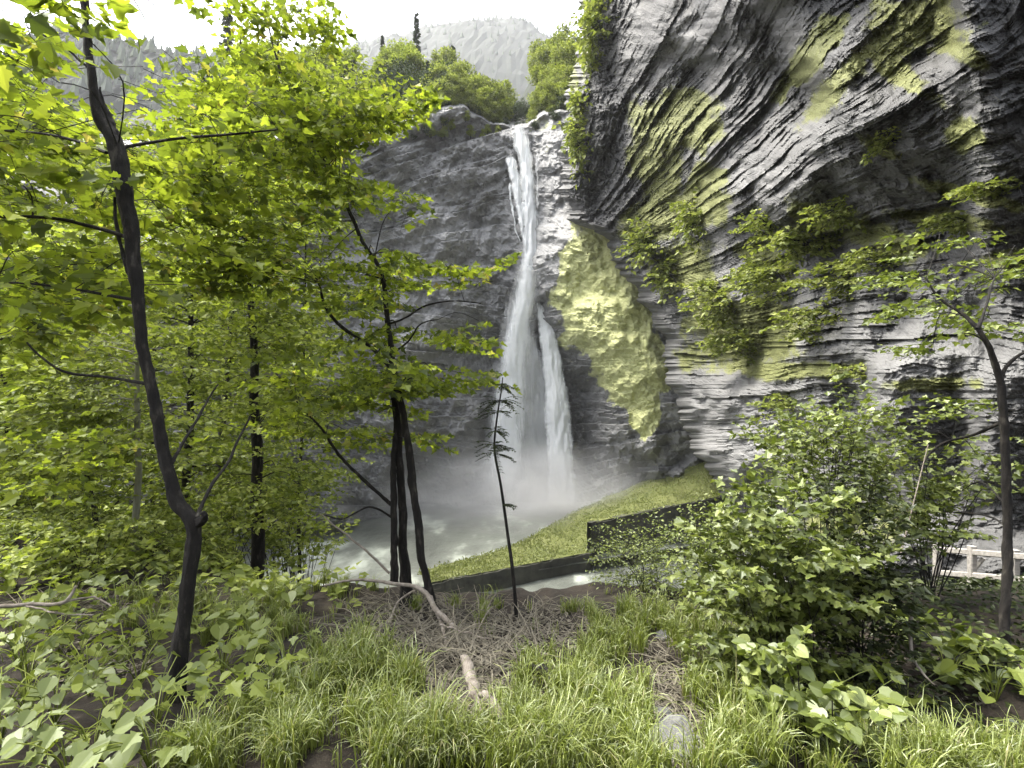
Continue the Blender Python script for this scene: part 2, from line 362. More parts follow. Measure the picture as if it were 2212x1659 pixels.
dc = dc * (1 - 0.75 * smooth(0.1, 0.6, slab))
dc = dc + 0.018 * f2(CX, CY, 90, 4, 5.5) + 0.010 * f2(CX, CY, 28, 5, 15.5, 0.6)
Yc = Yc * (1 + dc)
Vc = DA(CX, CY, Yc)
topback = []
for k in (5, 4, 3, 2, 1):
    topback.append(DA(cx_, top - 3 - 4 * k, Yc[0] + 4.0 * k))
Vc = np.concatenate([np.stack(topback), Vc], 0)
mossc = -1.0 + 2.0 * smooth(0.05, 0.6, slab + 0.22 * f2(CX, CY, 45, 6, 61.0, .65)) * (0.86 + 0.12 * f2(CX * .4, CY, 16, 4, 66.0))
for e, k in (((1020,300,16,40,0), .8), ((1170,270,40,30,0), .9), ((1185,330,14,60,0), .8), ((870,450,70,90,0), .62), ((1000,260,40,30,0), .8), ((700,500,120,120,0), .6), ((900,700,100,60,0), .55)):
    mossc = np.maximum(mossc, -1 + 1.2 * k * ell(CX, CY, *e))
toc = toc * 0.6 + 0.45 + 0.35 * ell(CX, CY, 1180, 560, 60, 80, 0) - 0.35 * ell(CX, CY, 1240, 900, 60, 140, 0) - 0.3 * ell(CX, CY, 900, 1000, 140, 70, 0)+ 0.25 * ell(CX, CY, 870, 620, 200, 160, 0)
padc = lambda A: np.concatenate([np.repeat(A[:1], 5, 0), A], 0)
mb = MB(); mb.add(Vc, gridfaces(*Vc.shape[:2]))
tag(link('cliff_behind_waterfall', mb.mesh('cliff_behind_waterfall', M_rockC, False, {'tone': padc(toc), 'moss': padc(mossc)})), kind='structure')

# ------------------------------------------------------------------ hills
def sheet(name, X, Y, Z, mat, shade=True):
    mb = MB(); mb.add(np.stack([X, Y, Z], -1), gridfaces(*X.shape)); return tag(link(name, mb.mesh(name, mat, shade)), kind='structure')
SX = np.array([-900, -300, 200, 420, 560, 700, 850, 950, 1000, 1050, 1075, 1110, 1160, 1250, 1400, 1700.])
SY = np.array([320, 300, 265, 215, 165, 145, 140, 150, 185, 235, 248, 225, 135, 110, 90, 70.])
hx = np.linspace(-900, 1700, 300); ht = np.linspace(0, 1, 40)
HX = np.repeat(hx[None], 40, 0); HT = np.repeat(ht[:, None], 300, 1)
h0 = np.interp(hx, TX, TY); hs = np.interp(hx, SX, SY); hY0 = np.interp(hx, cx_, Yc[0]) + 6
HYd = h0[None] + (hs - h0)[None] * HT ** 0.8 + 12; HYY = hY0[None] + HT * 55
P3 = DA(HX, HYd, HYY); P3[..., 2] += 0.8 * f2(P3[..., 0], P3[..., 1], 8, 3, 2)
# far side of the ridge drops away
P4 = DA(hx, hs + 12, hY0 + 55)[None].copy(); P4[..., 1] += 80; P4[..., 2] -= 60
P3 = np.concatenate([P3, P4], 0)
sheet('forested_ridge', P3[..., 0], P3[..., 1], P3[..., 2], M_hill)
def ridge_at(px, t):
    Y = float(np.interp(px, hx, hY0)) + t * 55
    y = np.interp(px, TX, TY) + (np.interp(px, SX, SY) - np.interp(px, TX, TY)) * t ** 0.8 + 12
    return D(px, y, Y)
def far_hill(name, prof_x, prof_y, Y, depth, spike, seed, sc, nt_=9000, th=16):
    n = 700; x = np.linspace(prof_x[0], prof_x[-1], n); y = np.interp(x, prof_x, prof_y)
    m = 60; t = np.linspace(-1, 1, m); Xg = np.repeat(((x - 1106) / F * Y)[None], m, 0)
    top = (829.5 - y) / F * Y; Tg = np.repeat(t[:, None], n, 1); Zg = top[None] * (1 - np.abs(Tg) ** 1.6) - 30
    Yg = Y + Tg * depth
    Zg = Zg + spike * (np.abs(f2(Xg, Yg, sc, 3, seed, .8))) + spike * 2.5 * f2(Xg, Yg, sc * 12, 3, seed + 2)
    sheet(name, Xg, Yg, Zg, M_hill, False)
    ii = rng.integers(0, m // 2 + 3, nt_); jj = rng.integers(0, n, nt_); B = np.stack([Xg[ii, jj], Yg[ii, jj], Zg[ii, jj]], -1) + rnd(nt_, 2.0) * [1, 1, 0] - [0, 0, 1.5]
    H = th * (0.4 + 0.8 * rng.random(nt_)); Rr = H * (0.16 + 0.2 * rng.random(nt_)); kk = 5; an = np.arange(kk) * 2 * pi / kk
    rg = B[:, None] + Rr[:, None, None] * np.stack([np.cos(an), np.sin(an), 0 * an], -1)[None]; tp = B + np.stack([0 * H, 0 * H, H], -1)
    Vt = np.concatenate([rg, tp[:, None]], 1).reshape(-1, 3); b0 = (np.arange(nt_) * (kk + 1))[:, None]
    fm = MB(); fm.add(Vt, np.concatenate([b0 + np.array([q, (q + 1) % kk, kk])[None] for q in range(kk)]))
    tag(link('far_forest', fm.mesh('far_forest', M_fard)), 'far-off hazy conifer forest covering the ' + name.replace('_', ' '), 'forest', kind='stuff')
far_hill('distant_hill', [-1500, 0, 500, 750, 860, 900, 940, 1000, 1060, 1110, 1140, 1180, 1260, 1500, 2600, 3600], [230, 190, 160, 125, 95, 78, 60, 47, 48, 52, 62, 90, 150, 220, 260, 300], 1500, 800, 9, 3.0, 14)
far_hill('wooded_hill', [-1800, -300, 0, 120, 190, 215, 260, 300, 380, 440, 480, 560, 700, 900, 1200], [120, 150, 145, 138, 100, 72, 58, 68, 74, 80, 92, 130, 190, 300, 420], 620, 330, 8, 7.0, 9)

# ------------------------------------------------------------------ water
def watermat(name, base, rough, bs, strength):
    m, n, out = newmat(name); v = objco(n, (1, 0.6, 1)); t = noise(n, bs, 6, 0.7, v); t1 = noise(n, bs * 0.15, 4, 0.6, v)
    r = ramp(n, t1.outputs[0], [(0.35, tuple(c * 0.6 for c in base)), (0.52, base), (0.66, tuple(min(.7, c * 3.5) for c in base))])
    p = N(n, 'ShaderNodeBsdfPrincipled'); n.links.new(r.outputs[0], p.inputs['Base Color']); p.inputs['Roughness'].default_value = rough
    b = N(n, 'ShaderNodeBump'); b.inputs['Strength'].default_value = strength; b.inputs['Distance'].default_value = 0.3
    n.links.new(t.outputs[0], b.inputs['Height']); n.links.new(b.outputs[0], p.inputs['Normal']); n.links.new(p.outputs[0], out.inputs[0]); return m
M_pool = watermat('pool_water', (0.12, 0.13, 0.11), 0.45, 0.8, 0.8)
M_river = watermat('river_water', (0.11, 0.12, 0.105), 0.35, 1.2, 0.8)
X, Y_ = np.meshgrid(np.linspace(-60, 70, 90), np.linspace(50, 125, 60))
fr = DA([940, 1110, 1275], [1262, 1228, 1197], [58.5, 63, 68])
keep = np.maximum(Y_, 57 + (X + 12) * 0.42)
sheet('pool_water', X, keep, -23 + 0.12 * f2(X, Y_, 3, 3, 1), M_pool)
X, Y_ = np.meshgrid(np.linspace(-70, 30, 60), np.linspace(20, 72, 40))
sheet('river_water', X, Y_, -24.35 + 0.15 * f2(X, Y_, 2.5, 3, 1.5), M_river)
# mossy bank and its retaining wall
Fp = DA([925, 1110, 1275, 1283, 1420, 1562, 1660], [1264, 1228, 1197, 1132, 1102, 1074, 1058], [57, 62, 67, 69, 73, 77, 79])
Bp = DA([905, 1095, 1222, 1232, 1385, 1520, 1680], [1240, 1188, 1122, 1112, 1046, 1004, 975], [59.5, 69.5, 84, 87, 92, 86, 82])
bk = MB()
def lerp_path(P, n):
    d = np.concatenate([[0], np.cumsum(np.linalg.norm(np.diff(P, axis=0), axis=1) + 0.3)]); t_ = np.linspace(0, d[-1], n)
    return np.stack([np.interp(t_, d, P[:, j]) for j in range(3)], -1)
for i0, i1 in ((0, 6),):
    f_ = lerp_path(Fp, 220); b_ = lerp_path(Bp, 220)
    tq = np.linspace(0, 1, 60)[:, None, None]; G = f_[None] * (1 - tq) + b_[None] * tq
    edgef = np.minimum(1, np.minimum(tq[..., 0], 1 - tq[..., 0]) * 6)
    G[..., 2] += 0.55 * f2(G[..., 0], G[..., 1], 3.0, 5, 2.0) * edgef + 0.25
    G[..., 1] += 0.9 * f2(G[..., 0], 0 * G[..., 1], 4.0, 4, 6.0) * (tq[..., 0] > 0.9)
    bankG = G.reshape(-1, 3)
    bk.add(G, gridfaces(*G.shape[:2]))
tag(link('mossy_bank', bk.mesh('mossy_bank', M_bank, True)), kind='structure')
def wall_run(mb, P, th, zb):
    P = np.asarray(P); n = len(P); P = P + np.stack([0 * P[:, 0], 0.18 * f2(P[:, 0], P[:, 1], 1.3, 4, 3.0), 0.12 * f2(P[:, 0], P[:, 1], 0.9, 4, 8.0)], -1)
    d = np.gradient(P[:, :2], axis=0); nn = np.stack([d[:, 1], -d[:, 0]], -1); nn /= np.linalg.norm(nn, axis=1)[:, None]
    rows = []
    for off, top_ in ((0, 0), (0, 1), (th * .1, 1.0), (-th, 1), (-th, 0)):
        q = P.copy(); q[:, :2] += nn * (0.15 + off); q[:, 2] = np.where(top_, P[:, 2] + 0.12, zb) + (0 if top_ == 0 else 0.05 * hsh(np.arange(n)))
        rows.append(q)
    mb.add(np.stack(rows), gridfaces(5, n))
bg_ = MB(); q_ = bankG[rng.integers(0, len(bankG), 16000)] + rnd(16000, .12); q_[:, 2] += 0.1
BANK = q_
wl = MB(); wall_run(wl, lerp_path(Fp[:3], 90), 0.6, -26)
wall_run(wl, lerp_path(Fp[3:], 90), 0.8, -26); wall_run(wl, smoothpath([Fp[2] + [0, 0, 4.0], Fp[3] + [0.4, .6, 0]], 6), 0.6, -26)
wo = tag(link('retaining_wall', wl.mesh('retaining_wall', M_conc)), 'long dark retaining wall holding the mossy bank beside the plunge pool', 'wall')
sl = MB(); wall_run(sl, smoothpath(DA([1090, 1170, 1262], [1263, 1250, 1226], [64.5, 66.5, 70]) - [0, 3, 0.4], 30), 0.9, -26)
tag(link('river_sill', sl.mesh('river_sill', M_conc)), 'low dark concrete sill crossing the river below the retaining wall', 'weir')

# falling water
def fallmat(name, dens, vs=(5.0, 5.0, 0.22)):
    m, n, out = newmat(name)
    at = N(n, 'ShaderNodeAttribute', attribute_name='edge')
    v = objco(n, vs); t = noise(n, 0.55, 7, 0.68, v); v2 = objco(n, (1, 1, 0.3)); t2 = noise(n, 0.5, 4, 0.6, v2)
    a = N(n, 'ShaderNodeMath', operation='ADD'); n.links.new(t.outputs[0], a.inputs[0]); n.links.new(t2.outputs[0], a.inputs[1])
    b = N(n, 'ShaderNodeMath', operation='MULTIPLY_ADD'); n.links.new(at.outputs['Fac'], b.inputs[0]); b.inputs[1].default_value = 1.1; n.links.new(a.outputs[0], b.inputs[2])
    mr = N(n, 'ShaderNodeMapRange'); mr.inputs[1].default_value = 1.12; mr.inputs[2].default_value = 1.75; mr.inputs[4].default_value = dens
    n.links.new(b.outputs[0], mr.inputs[0])
    d = N(n, 'ShaderNodeBsdfDiffuse'); d.inputs[0].default_value = (0.82, 0.84, 0.84, 1)
    tr = N(n, 'ShaderNodeBsdfTranslucent'); tr.inputs[0].default_value = (0.8, 0.82, 0.82, 1)
    ms = N(n, 'ShaderNodeMixShader'); ms.inputs[0].default_value = 0.4; n.links.new(d.outputs[0], ms.inputs[1]); n.links.new(tr.outputs[0], ms.inputs[2])
    tp = N(n, 'ShaderNodeBsdfTransparent'); mo = N(n, 'ShaderNodeMixShader')
    n.links.new(mr.outputs[0], mo.inputs[0]); n.links.new(tp.outputs[0], mo.inputs[1]); n.links.new(ms.outputs[0], mo.inputs[2])
    n.links.new(mo.outputs[0], out.inputs[0]); return m
M_fall = fallmat('falling_water', 0.97); M_veil = fallmat('falling_water_veil', 0.42)
def fall_sheet(yk, lk, rk, Yk, mat, name, parent, layers=2, seed=0.0, edge_w=0.36, thick=1.2, fade_end=True):
    mb = MB(); E = []
    y = np.linspace(yk[0], yk[-1], 260)
    l = np.interp(y, yk, lk) + 2.6 * f2(y, 0 * y, 26, 5, seed, .7); r = np.interp(y, yk, rk) + 2.6 * f2(y, 0 * y, 26, 5, seed + 4, .7)
    Yb = np.interp(y, yk, Yk)
    for L in range(layers):
        tq = np.linspace(0, 1, 28); Xs = l[:, None] + (r - l)[:, None] * tq[None]
        bulge = np.sin(tq * pi)[None] * thick * (1 - 2 * L / max(layers - 0.99, 1)) if layers > 1 else np.sin(tq * pi)[None] * thick
        Yg = Yb[:, None] - bulge + 0.35 * f2(Xs, y[:, None] * 0.2 + 0 * Xs, 7, 3, seed + L)
        mb.add(DA(Xs, np.repeat(y[:, None], 28, 1), Yg), gridfaces(260, 28))
        e = np.minimum(1, np.minimum(tq, 1 - tq) / edge_w)[None] * np.ones((260, 1))
        yt = (y - y[0]) / (y[-1] - y[0]); e = e * np.minimum(1, yt * 14 + 0.25)[:, None]
        if fade_end: e = e * np.minimum(1, (1 - yt) * 6 + 0.0)[:, None]
        E.append(e.ravel())
    return link(name, mb.mesh(name, mat, True, {'edge': np.concatenate(E)}), parent)
wf = tag(empty('waterfall', D(1110, 1090, 100)), 'tall white main waterfall plunging from the notch down the grey cliff into the misty pool', 'waterfall')
inv = -np.array(wf.location)
def rel(o, root): o.location = -np.array(root.location); return o
rel(fall_sheet([272, 300, 340, 400, 450, 500, 540, 600, 650, 700, 750, 850, 950, 1050, 1150], [1104, 1107, 1116, 1120, 1123, 1126, 1127, 1121, 1108, 1092, 1080, 1068, 1054, 1036, 1015],
    [1138, 1146, 1152, 1158, 1165, 1168, 1172, 1167, 1154, 1144, 1139, 1136, 1134, 1132, 1136], [106, 105.5, 105, 104, 103.5, 103, 102.5, 102, 101.5, 101, 100.5, 100, 99.5, 99, 98.5], M_fall, 'main_stream', wf, 2, 1.0), wf)
rel(fall_sheet([338, 360, 400, 450, 500, 545], [1090, 1094, 1102, 1112, 1122, 1132], [1112, 1120, 1128, 1134, 1140, 1146], [105.5, 105, 104.5, 104, 103.5, 103], M_fall, 'side_stream', wf, 2, 3.0, 0.3), wf)
rel(fall_sheet([395, 450, 500, 530], [1098, 1104, 1112, 1124], [1104, 1110, 1118, 1130], [105, 104.5, 104, 103.5], M_fall, 'thin_trickle', wf, 1, 5.0, 0.4, 0.3), wf)
rel(fall_sheet([330, 400, 460], [1156, 1158, 1160], [1164, 1163, 1165], [102, 101.5, 101], M_veil, 'thin_trickle', wf, 1, 6.0, 0.4, 0.3), wf)
rel(fall_sheet([720, 800, 900, 1000, 1100, 1160], [1120, 1120, 1105, 1090, 1060, 1040], [1160, 1180, 1200, 1215, 1230, 1240], [103, 102.5, 102, 101.5, 101, 100], M_veil, 'spray_veil', wf, 2, 9.0, 0.3), wf)
rel(fall_sheet([560, 700, 850, 1000, 1130], [1110, 1075, 1050, 1030, 1000], [1180, 1165, 1160, 1160, 1165], [100, 99, 98, 97, 96], M_veil, 'spray_veil', wf, 1, 15.0, 0.5), wf)
w2 = tag(empty('waterfall', D(1200, 1090, 99)), 'short narrow waterfall issuing from the dark cleft, right of the tall one', 'waterfall')
rel(fall_sheet([652, 680, 720, 780, 850, 950, 1050, 1150], [1158, 1159, 1163, 1170, 1174, 1176, 1178, 1176], [1172, 1186, 1200, 1216, 1229, 1240, 1248, 1254], [104, 103.5, 102.5, 101.5, 100.5, 99.5, 98.5, 98], M_fall, 'falling_stream', w2, 2, 11.0, 0.25), w2)

# spray cloud at the foot of the falls
def mistmat(name, dens, sc, lo=0.42):
    m, n, out = newmat(name)
    tc = N(n, 'ShaderNodeTexCoord'); gr = N(n, 'ShaderNodeTexGradient', gradient_type='SPHERICAL'); n.links.new(tc.outputs['Object'], gr.inputs[0])
    t = noise(n, sc, 4, 0.6, tc.outputs['Object'])
    mr = N(n, 'ShaderNodeMapRange'); mr.inputs[1].default_value = lo; mr.inputs[2].default_value = 0.75; n.links.new(t.outputs[0], mr.inputs[0])
    ad = N(n, 'ShaderNodeMath', operation='ADD'); n.links.new(mr.outputs[0], ad.inputs[0]); ad.inputs[1].default_value = 0.35
    mu = N(n, 'ShaderNodeMath', operation='MULTIPLY'); n.links.new(ad.outputs[0], mu.inputs[0]); n.links.new(gr.outputs[0], mu.inputs[1])
    m2 = N(n, 'ShaderNodeMath', operation='MULTIPLY'); n.links.new(mu.outputs[0], m2.inputs[0]); m2.inputs[1].default_value = dens
    v = N(n, 'ShaderNodeVolumeScatter'); v.inputs['Color'].default_value = (0.97, 0.98, 0.98, 1); n.links.new(m2.outputs[0], v.inputs['Density'])
    n.links.new(v.outputs[0], out.inputs['Volume']); return m
M_mist = mistmat('spray_mist', 0.15, 3.2, 0.47)
def mist(c, sx, sy, sz, name='spray_mist', mat=None):
    mb = MB(); u = np.linspace(0, pi, 13); vv = np.linspace(0, 2 * pi, 25)
    U, VV = np.meshgrid(u, vv, indexing='ij'); mb.add(np.stack([np.sin(U) * np.cos(VV), np.sin(U) * np.sin(VV), np.cos(U)], -1), gridfaces(13, 25))
    o = link(name, mb.mesh(name, mat or M_mist)); o.location = c; o.scale = (sx, sy, sz); return tag(o, kind='stuff')
tag(mist(D(1140, 1095, 95), 15, 8, 12, 'spray_mist', mistmat('spray_core', 0.35, 3.0, 0.45)), 'dense white spray where the tall fall strikes the pool', 'mist')
tag(mist(D(1085, 1095, 92), 36, 17, 13), 'white spray drifting over the plunge pool at the foot of the falls', 'mist')

# ------------------------------------------------------------------ leaves
def leaf_template(kind):
    if kind == 'maple':
        half = [(0, 0), (0.10, -0.02), (0.30, 0.02), (0.20, 0.16), (0.50, 0.30), (0.46, 0.42), (0.56, 0.52), (0.30, 0.56), (0.20, 0.66), (0.18, 0.82), (0, 1.08)]
    elif kind == 'round':
        half = [(0, 0), (0.22, -0.10), (0.45, 0.05), (0.55, 0.32), (0.42, 0.62), (0.22, 0.85), (0, 1.0)]
    elif kind == 'oval':
        half = [(0, 0), (0.22, 0.22), (0.26, 0.5), (0, 1.0)]
    else:
        half = [(0, 0), (0.34, 0.4), (0, 1.0)]
    h = np.array(half); n = len(h)
    r = np.stack([h[:, 0], h[:, 1], 0.28 * h[:, 0]], -1); r[:, 2] -= 0.10 * r[:, 1] ** 2
    l = r.copy(); l[:, 0] *= -1
    V = np.concatenate([r, l[1:-1]]); fr_ = list(range(n)); fl = [0] + [n + i for i in range(n - 2)] + [n - 1]
    return V, [fr_, fl[::-1]]
LT = {k: leaf_template(k) for k in ('maple', 'round', 'oval', 'simple')}
def put_leaves(mb, kind, pos, dirs, nrm, size):
    V, fl = LT[kind]; pos = np.asarray(pos); n = len(pos)
    if n == 0: return
    d = dirs / (np.linalg.norm(dirs, axis=1)[:, None] + 1e-9)
    x = np.cross(d, nrm); x /= np.linalg.norm(x, axis=1)[:, None] + 1e-9
    z = np.cross(x, d)
    sz = np.broadcast_to(size, (n,))
    P = pos[:, None] + sz[:, None, None] * (V[None, :, 0:1] * x[:, None] + V[None, :, 1:2] * d[:, None] + V[None, :, 2:3] * z[:, None])
    base = (np.arange(n) * len(V))[:, None]
    c0 = mb.c; mb.v.append(P.reshape(-1, 3).astype(np.float32))
    for f in fl:
        mb.l.append((base + np.array(f)[None] + c0).ravel().astype(np.int32)); mb.n.append(np.full(n, len(f), np.int32))
    mb.c += n * len(V)

def spray(lm, tm, c, direc, L, kind, size, nside=7, nl=5, tw=0.004, droop=0.12, tilt=0.45, twigs=True):
    """a flat leafy spray: a twig, alternate side twigs, leaves along each"""
    direc = np.asarray(direc, float); direc = direc / np.linalg.norm(direc)
    side = np.cross(direc, [0, 0, 1]); side /= np.linalg.norm(side) + 1e-9
    k = 6; ts = np.linspace(0, 1, k)
    main = c - direc * L * 0.5 + direc * (ts * L)[:, None] + np.array([0, 0, -1]) * (droop * L * ts ** 2)[:, None] + rnd(k, 0.02 * L)
    if twigs: tube(tm, main, np.linspace(tw, tw * .4, k), 3, False)
    pos = []; dr = []
    for i in range(nside):
        q = 0.12 + 0.86 * i / nside; idx = q * (k - 1); i0 = int(idx); b = main[i0] + (main[min(i0 + 1, k - 1)] - main[i0]) * (idx - i0)
        sg = 1 if i % 2 else -1
        dd = direc * 0.62 + side * sg * (0.8 + 0.2 * rng.random()) + np.array([0, 0, rng.normal(0, 0.12)]); dd /= np.linalg.norm(dd)
        l2 = L * 0.42 * (1.05 - q * 0.65) * (0.8 + 0.4 * rng.random()); e = b + dd * l2 + np.array([0, 0, -droop * l2 * 0.6])
        if twigs: tube(tm, np.stack([b, (b + e) / 2 + [0, 0, 0.01], e]), [tw * .5, tw * .4, tw * .25], 3, False)
        tl = (np.arange(nl) + rng.random(nl) * .6 + 0.4) / nl
        p = b + (e - b) * np.minimum(tl, 1)[:, None]
        out = np.where(np.arange(nl) % 2, 1.0, -1.0)[:, None] * np.cross(dd, [0, 0, 1])[None]
        pos.append(p); dr.append(dd[None] * 0.6 + out * 0.8 + rnd(nl, 0.3))
    pos.append(main[-1:]); dr.append(direc[None])
    pos = np.concatenate(pos); dr = np.concatenate(dr); n = len(pos)
    dr = dr + np.array([0, 0, -0.25]); nrm = np.array([0, 0, 1.0])[None] + rnd(n, tilt)
    put_leaves(lm, kind, pos + rnd(n, 0.012 * L), dr, nrm, size * (0.45 + 0.8 * rng.random(n)))

def region_points(ells, jitter=True):
    out = []
    for (cx, cy, rx, ry, Ya, Yb, n) in ells:
        a_ = rng.random(n) * 2 * pi; r_ = np.sqrt(rng.random(n))
        x = cx + rx * r_ * np.cos(a_); y = cy + ry * r_ * np.sin(a_); Y = Ya + (Yb - Ya) * rng.random(n)
        out.append(DA(x, y, Y))
    return np.concatenate(out)

def grown_tree(name, label, stems, ells, kind='simple', size=0.1, L=1.0, leafm=None, bark=None, group=None, k=8, nside=7, nl=5, tw=0.004, tilt=0.45, limb=0.3, cat='tree', sides=False, droop=0.12, partname='trunk', twigs=True, wob=0.02, only_up=True):
    """stems: list of ([(x,y,Y)...], [width px...]); ells: foliage regions in sight-line coordinates with true distances"""
    base = D(*stems[0][0][0]); root = empty(name, base); tag(root, label, cat, group)
    allp = []; allr = []
    for si, (pts, wd) in enumerate(stems):
        P = np.array([D(*q) for q in pts]); R = np.array(wd, float) / 2 / F * np.array([q[2] for q in pts])
        PR = smoothpath(np.concatenate([P, R[:, None]], 1), max(14, len(pts) * (16 if k > 8 and R[0] > 0.02 else 6)))
        wb = np.stack([f2(np.linspace(0, len(pts) * 6, len(PR)), 0 * PR[:, 0], 4, 3, si + 1.0 + base[0]), 0 * PR[:, 0], 0 * PR[:, 0]], -1) * wob
        wb[0] = 0
        rr = np.maximum(PR[:, 3], 0.002) * (1 + 0.12 * f2(np.linspace(0, len(pts) * 6, len(PR)), 0 * PR[:, 0], 1.7, 2, si + 5.0))
        t_ = MB(); big = k > 8 and R[0] > 0.02
        tube(t_, PR[:, :3] + wb - base, rr, k + 10 if big else k, True, 0.16 if big else 0.0)
        link(partname if si == 0 or R[0] > 0.5 * R.max() and R[0] > 0.03 else 'limb', t_.mesh(partname, bark or M_bark, True), root)
        allp.append(PR[:, :3] + wb); allr.append(rr)
    allp = np.concatenate(allp); allr = np.concatenate(allr)
    lm = MB(); tm = MB()
    if ells:
        T = region_points([(e[0], e[1], e[2] * (1.22 if kind == 'maple' else 1.1), e[3] * (1.3 if kind == 'maple' else 1.1), e[4], e[5], int(e[6] * (1.1 if kind == 'maple' else 1.35))) for e in ells])
        for c in T:
            d = np.linalg.norm((allp - c) * [1, 1, 1.0] + [0, 0, 0], axis=1)
            if only_up: d = d + np.maximum(allp[:, 2] - c[2] - 0.2, 0) * 2
            j = int(np.argmin(d)); b = allp[j]
            dv = c - b; hd = dv.copy(); hd[2] *= 0.25
            if np.linalg.norm(hd[:2]) < 0.05: hd = np.array([rng.normal(), rng.normal(), 0.1])
            hd = hd / np.linalg.norm(hd) + rnd(1, 0.35)[0] * [1, 1, 0.3]
            LL = L * (0.7 + 0.6 * rng.random())
            spray(lm, tm, c - base, hd, LL, kind, size, nside, nl, tw, droop, tilt, twigs)
            if rng.random() < limb:
                hn = hd / np.linalg.norm(hd); e = c - hn * LL * 0.5
                mid = (b + e) / 2 + [0, 0, 0.12 * np.linalg.norm(dv)] + rnd(1, 0.05 * np.linalg.norm(dv))[0]
                pp = smoothpath(np.stack([b, mid, e]), 8) - base
                r0 = min(allr[j] * 0.4, tw * 4); tube(tm, pp, np.linspace(max(r0, tw * 1.2), tw, 8), 4, False)
        link('foliage', lm.mesh('foliage', leafm or M_mid), root)
        if tm.v: link('twigs', tm.mesh('twigs', bark or M_bark), root)
    return root

put_leaves(bg_, 'simple', BANK, rnd(len(BANK), .5) + [0, 0, 0.8], rnd(len(BANK)) + [0, -1.0, .6], 0.20 * (.5 + rng.random(len(BANK))))
tag(link('bank_grass', bg_.mesh('bank_grass', leafmat('bank_grass', [(0.0, (0.11, 0.13, 0.035)), (1.0, (0.20, 0.22, 0.075))], .3))), 'short rough grass growing on the bank beside the pool', 'grass', kind='stuff')
# ------------------------------------------------------------------ foreground trees
gy_ = lambda px, py: float(ground_hit(px, py)[1])
Yb = gy_(378, 1515)
maple_big = grown_tree('maple_tree', 'large dark leaning trunk on the left, bent at a knot, with a broken fork', [
    ([(376, 1540, Yb), (380, 1480, Yb), (397, 1370, Yb + .02), (410, 1250, Yb + .05), (421, 1140, Yb + .1), (386, 1085, Yb + .12), (356, 1000, Yb + .15), (335, 880, Yb + .18), (312, 750, Yb + .2), (296, 640, Yb + .22), (284, 520, Yb + .25), (268, 410, Yb + .28), (250, 310, Yb + .3), (210, 240, Yb + .3), (196, 150, Yb + .3), (188, 60, Yb + .3), (178, -60, Yb + .3), (150, -300, Yb + .2)],
     [50, 40, 31, 27, 30, 27, 24, 22, 22, 23, 27, 32, 34, 23, 16, 14, 17, 16]),
    ([(252, 330, Yb + .3), (240, 270, Yb + .32), (224, 225, Yb + .34), (216, 188, Yb + .34)], [26, 16, 9, 3]),
    ([(284, 590, Yb + .25), (268, 560, Yb + .25), (254, 510, Yb + .3), (250, 420, Yb + .4), (262, 330, Yb + .6)], [16, 10, 7, 6, 4]),
    ([(424, 1130, Yb + .1), (440, 1120, Yb + .05), (436, 1105, Yb + .03)], [20, 15, 8]),
    ([(424, 1120, Yb + .1), (450, 1060, Yb + .3), (490, 1000, Yb + .6), (540, 900, Yb + 1)], [10, 7, 6, 4]),
    ([(364, 1010, Yb + .15), (400, 950, Yb + .3), (440, 880, Yb + .6), (470, 830, Yb + .8)], [9, 6, 5, 3]),
    ([(195, 150, Yb + .3), (150, 110, Yb + .25), (110, 85, Yb + .2), (60, 60, Yb + .1)], [6, 4, 4, 3]),
    ([(285, 515, Yb + .25), (200, 490, Yb + .3), (100, 470, Yb + .2), (-60, 468, Yb)], [9, 8, 7, 6]),
    ([(300, 650, Yb + .2), (180, 628, Yb + .5), (60, 612, Yb + .6), (-60, 610, Yb + .6)], [7, 6, 5, 4]),
    ([(325, 830, Yb + .2), (230, 815, Yb + .3), (130, 800, Yb + .3), (60, 740, Yb + .3)], [8, 6, 5, 4]),
    ([(230, 330, Yb + .3), (150, 300, Yb + .6), (60, 285, Yb + .8), (-60, 280, Yb + .8)], [7, 6, 5, 4]),
    ([(255, 320, Yb + .3), (380, 300, Yb + .6), (500, 290, Yb + .9), (600, 280, Yb + 1)], [8, 6, 5, 3])],
    [(60, 240, 130, 60, 3.6, 5.5, 26), (60, 400, 140, 60, 3.4, 5.5, 16), (90, 590, 170, 60, 3.6, 6, 30), (40, 690, 130, 50, 3.6, 6, 14), (400, 330, 130, 60, 4, 6, 20), (20, 60, 50, 45, 2.6, 3.6, 7), (480, 220, 120, 60, 4.5, 6.5, 16), (120, 20, 60, 25, 2.6, 3.4, 2),
     (450, 560, 120, 40, 4, 6, 8), (150, 1000, 150, 60, 4.5, 7, 10), (-150, 400, 120, 300, 3.5, 6, 14), (250, 470, 100, 40, 4, 6, 5)],
    'maple', 0.108, 0.85, M_near, M_bark, k=14, nside=8, nl=4, tilt=.75, tw=0.0035, limb=0.25, wob=0.012)
Yt = gy_(875, 1312)
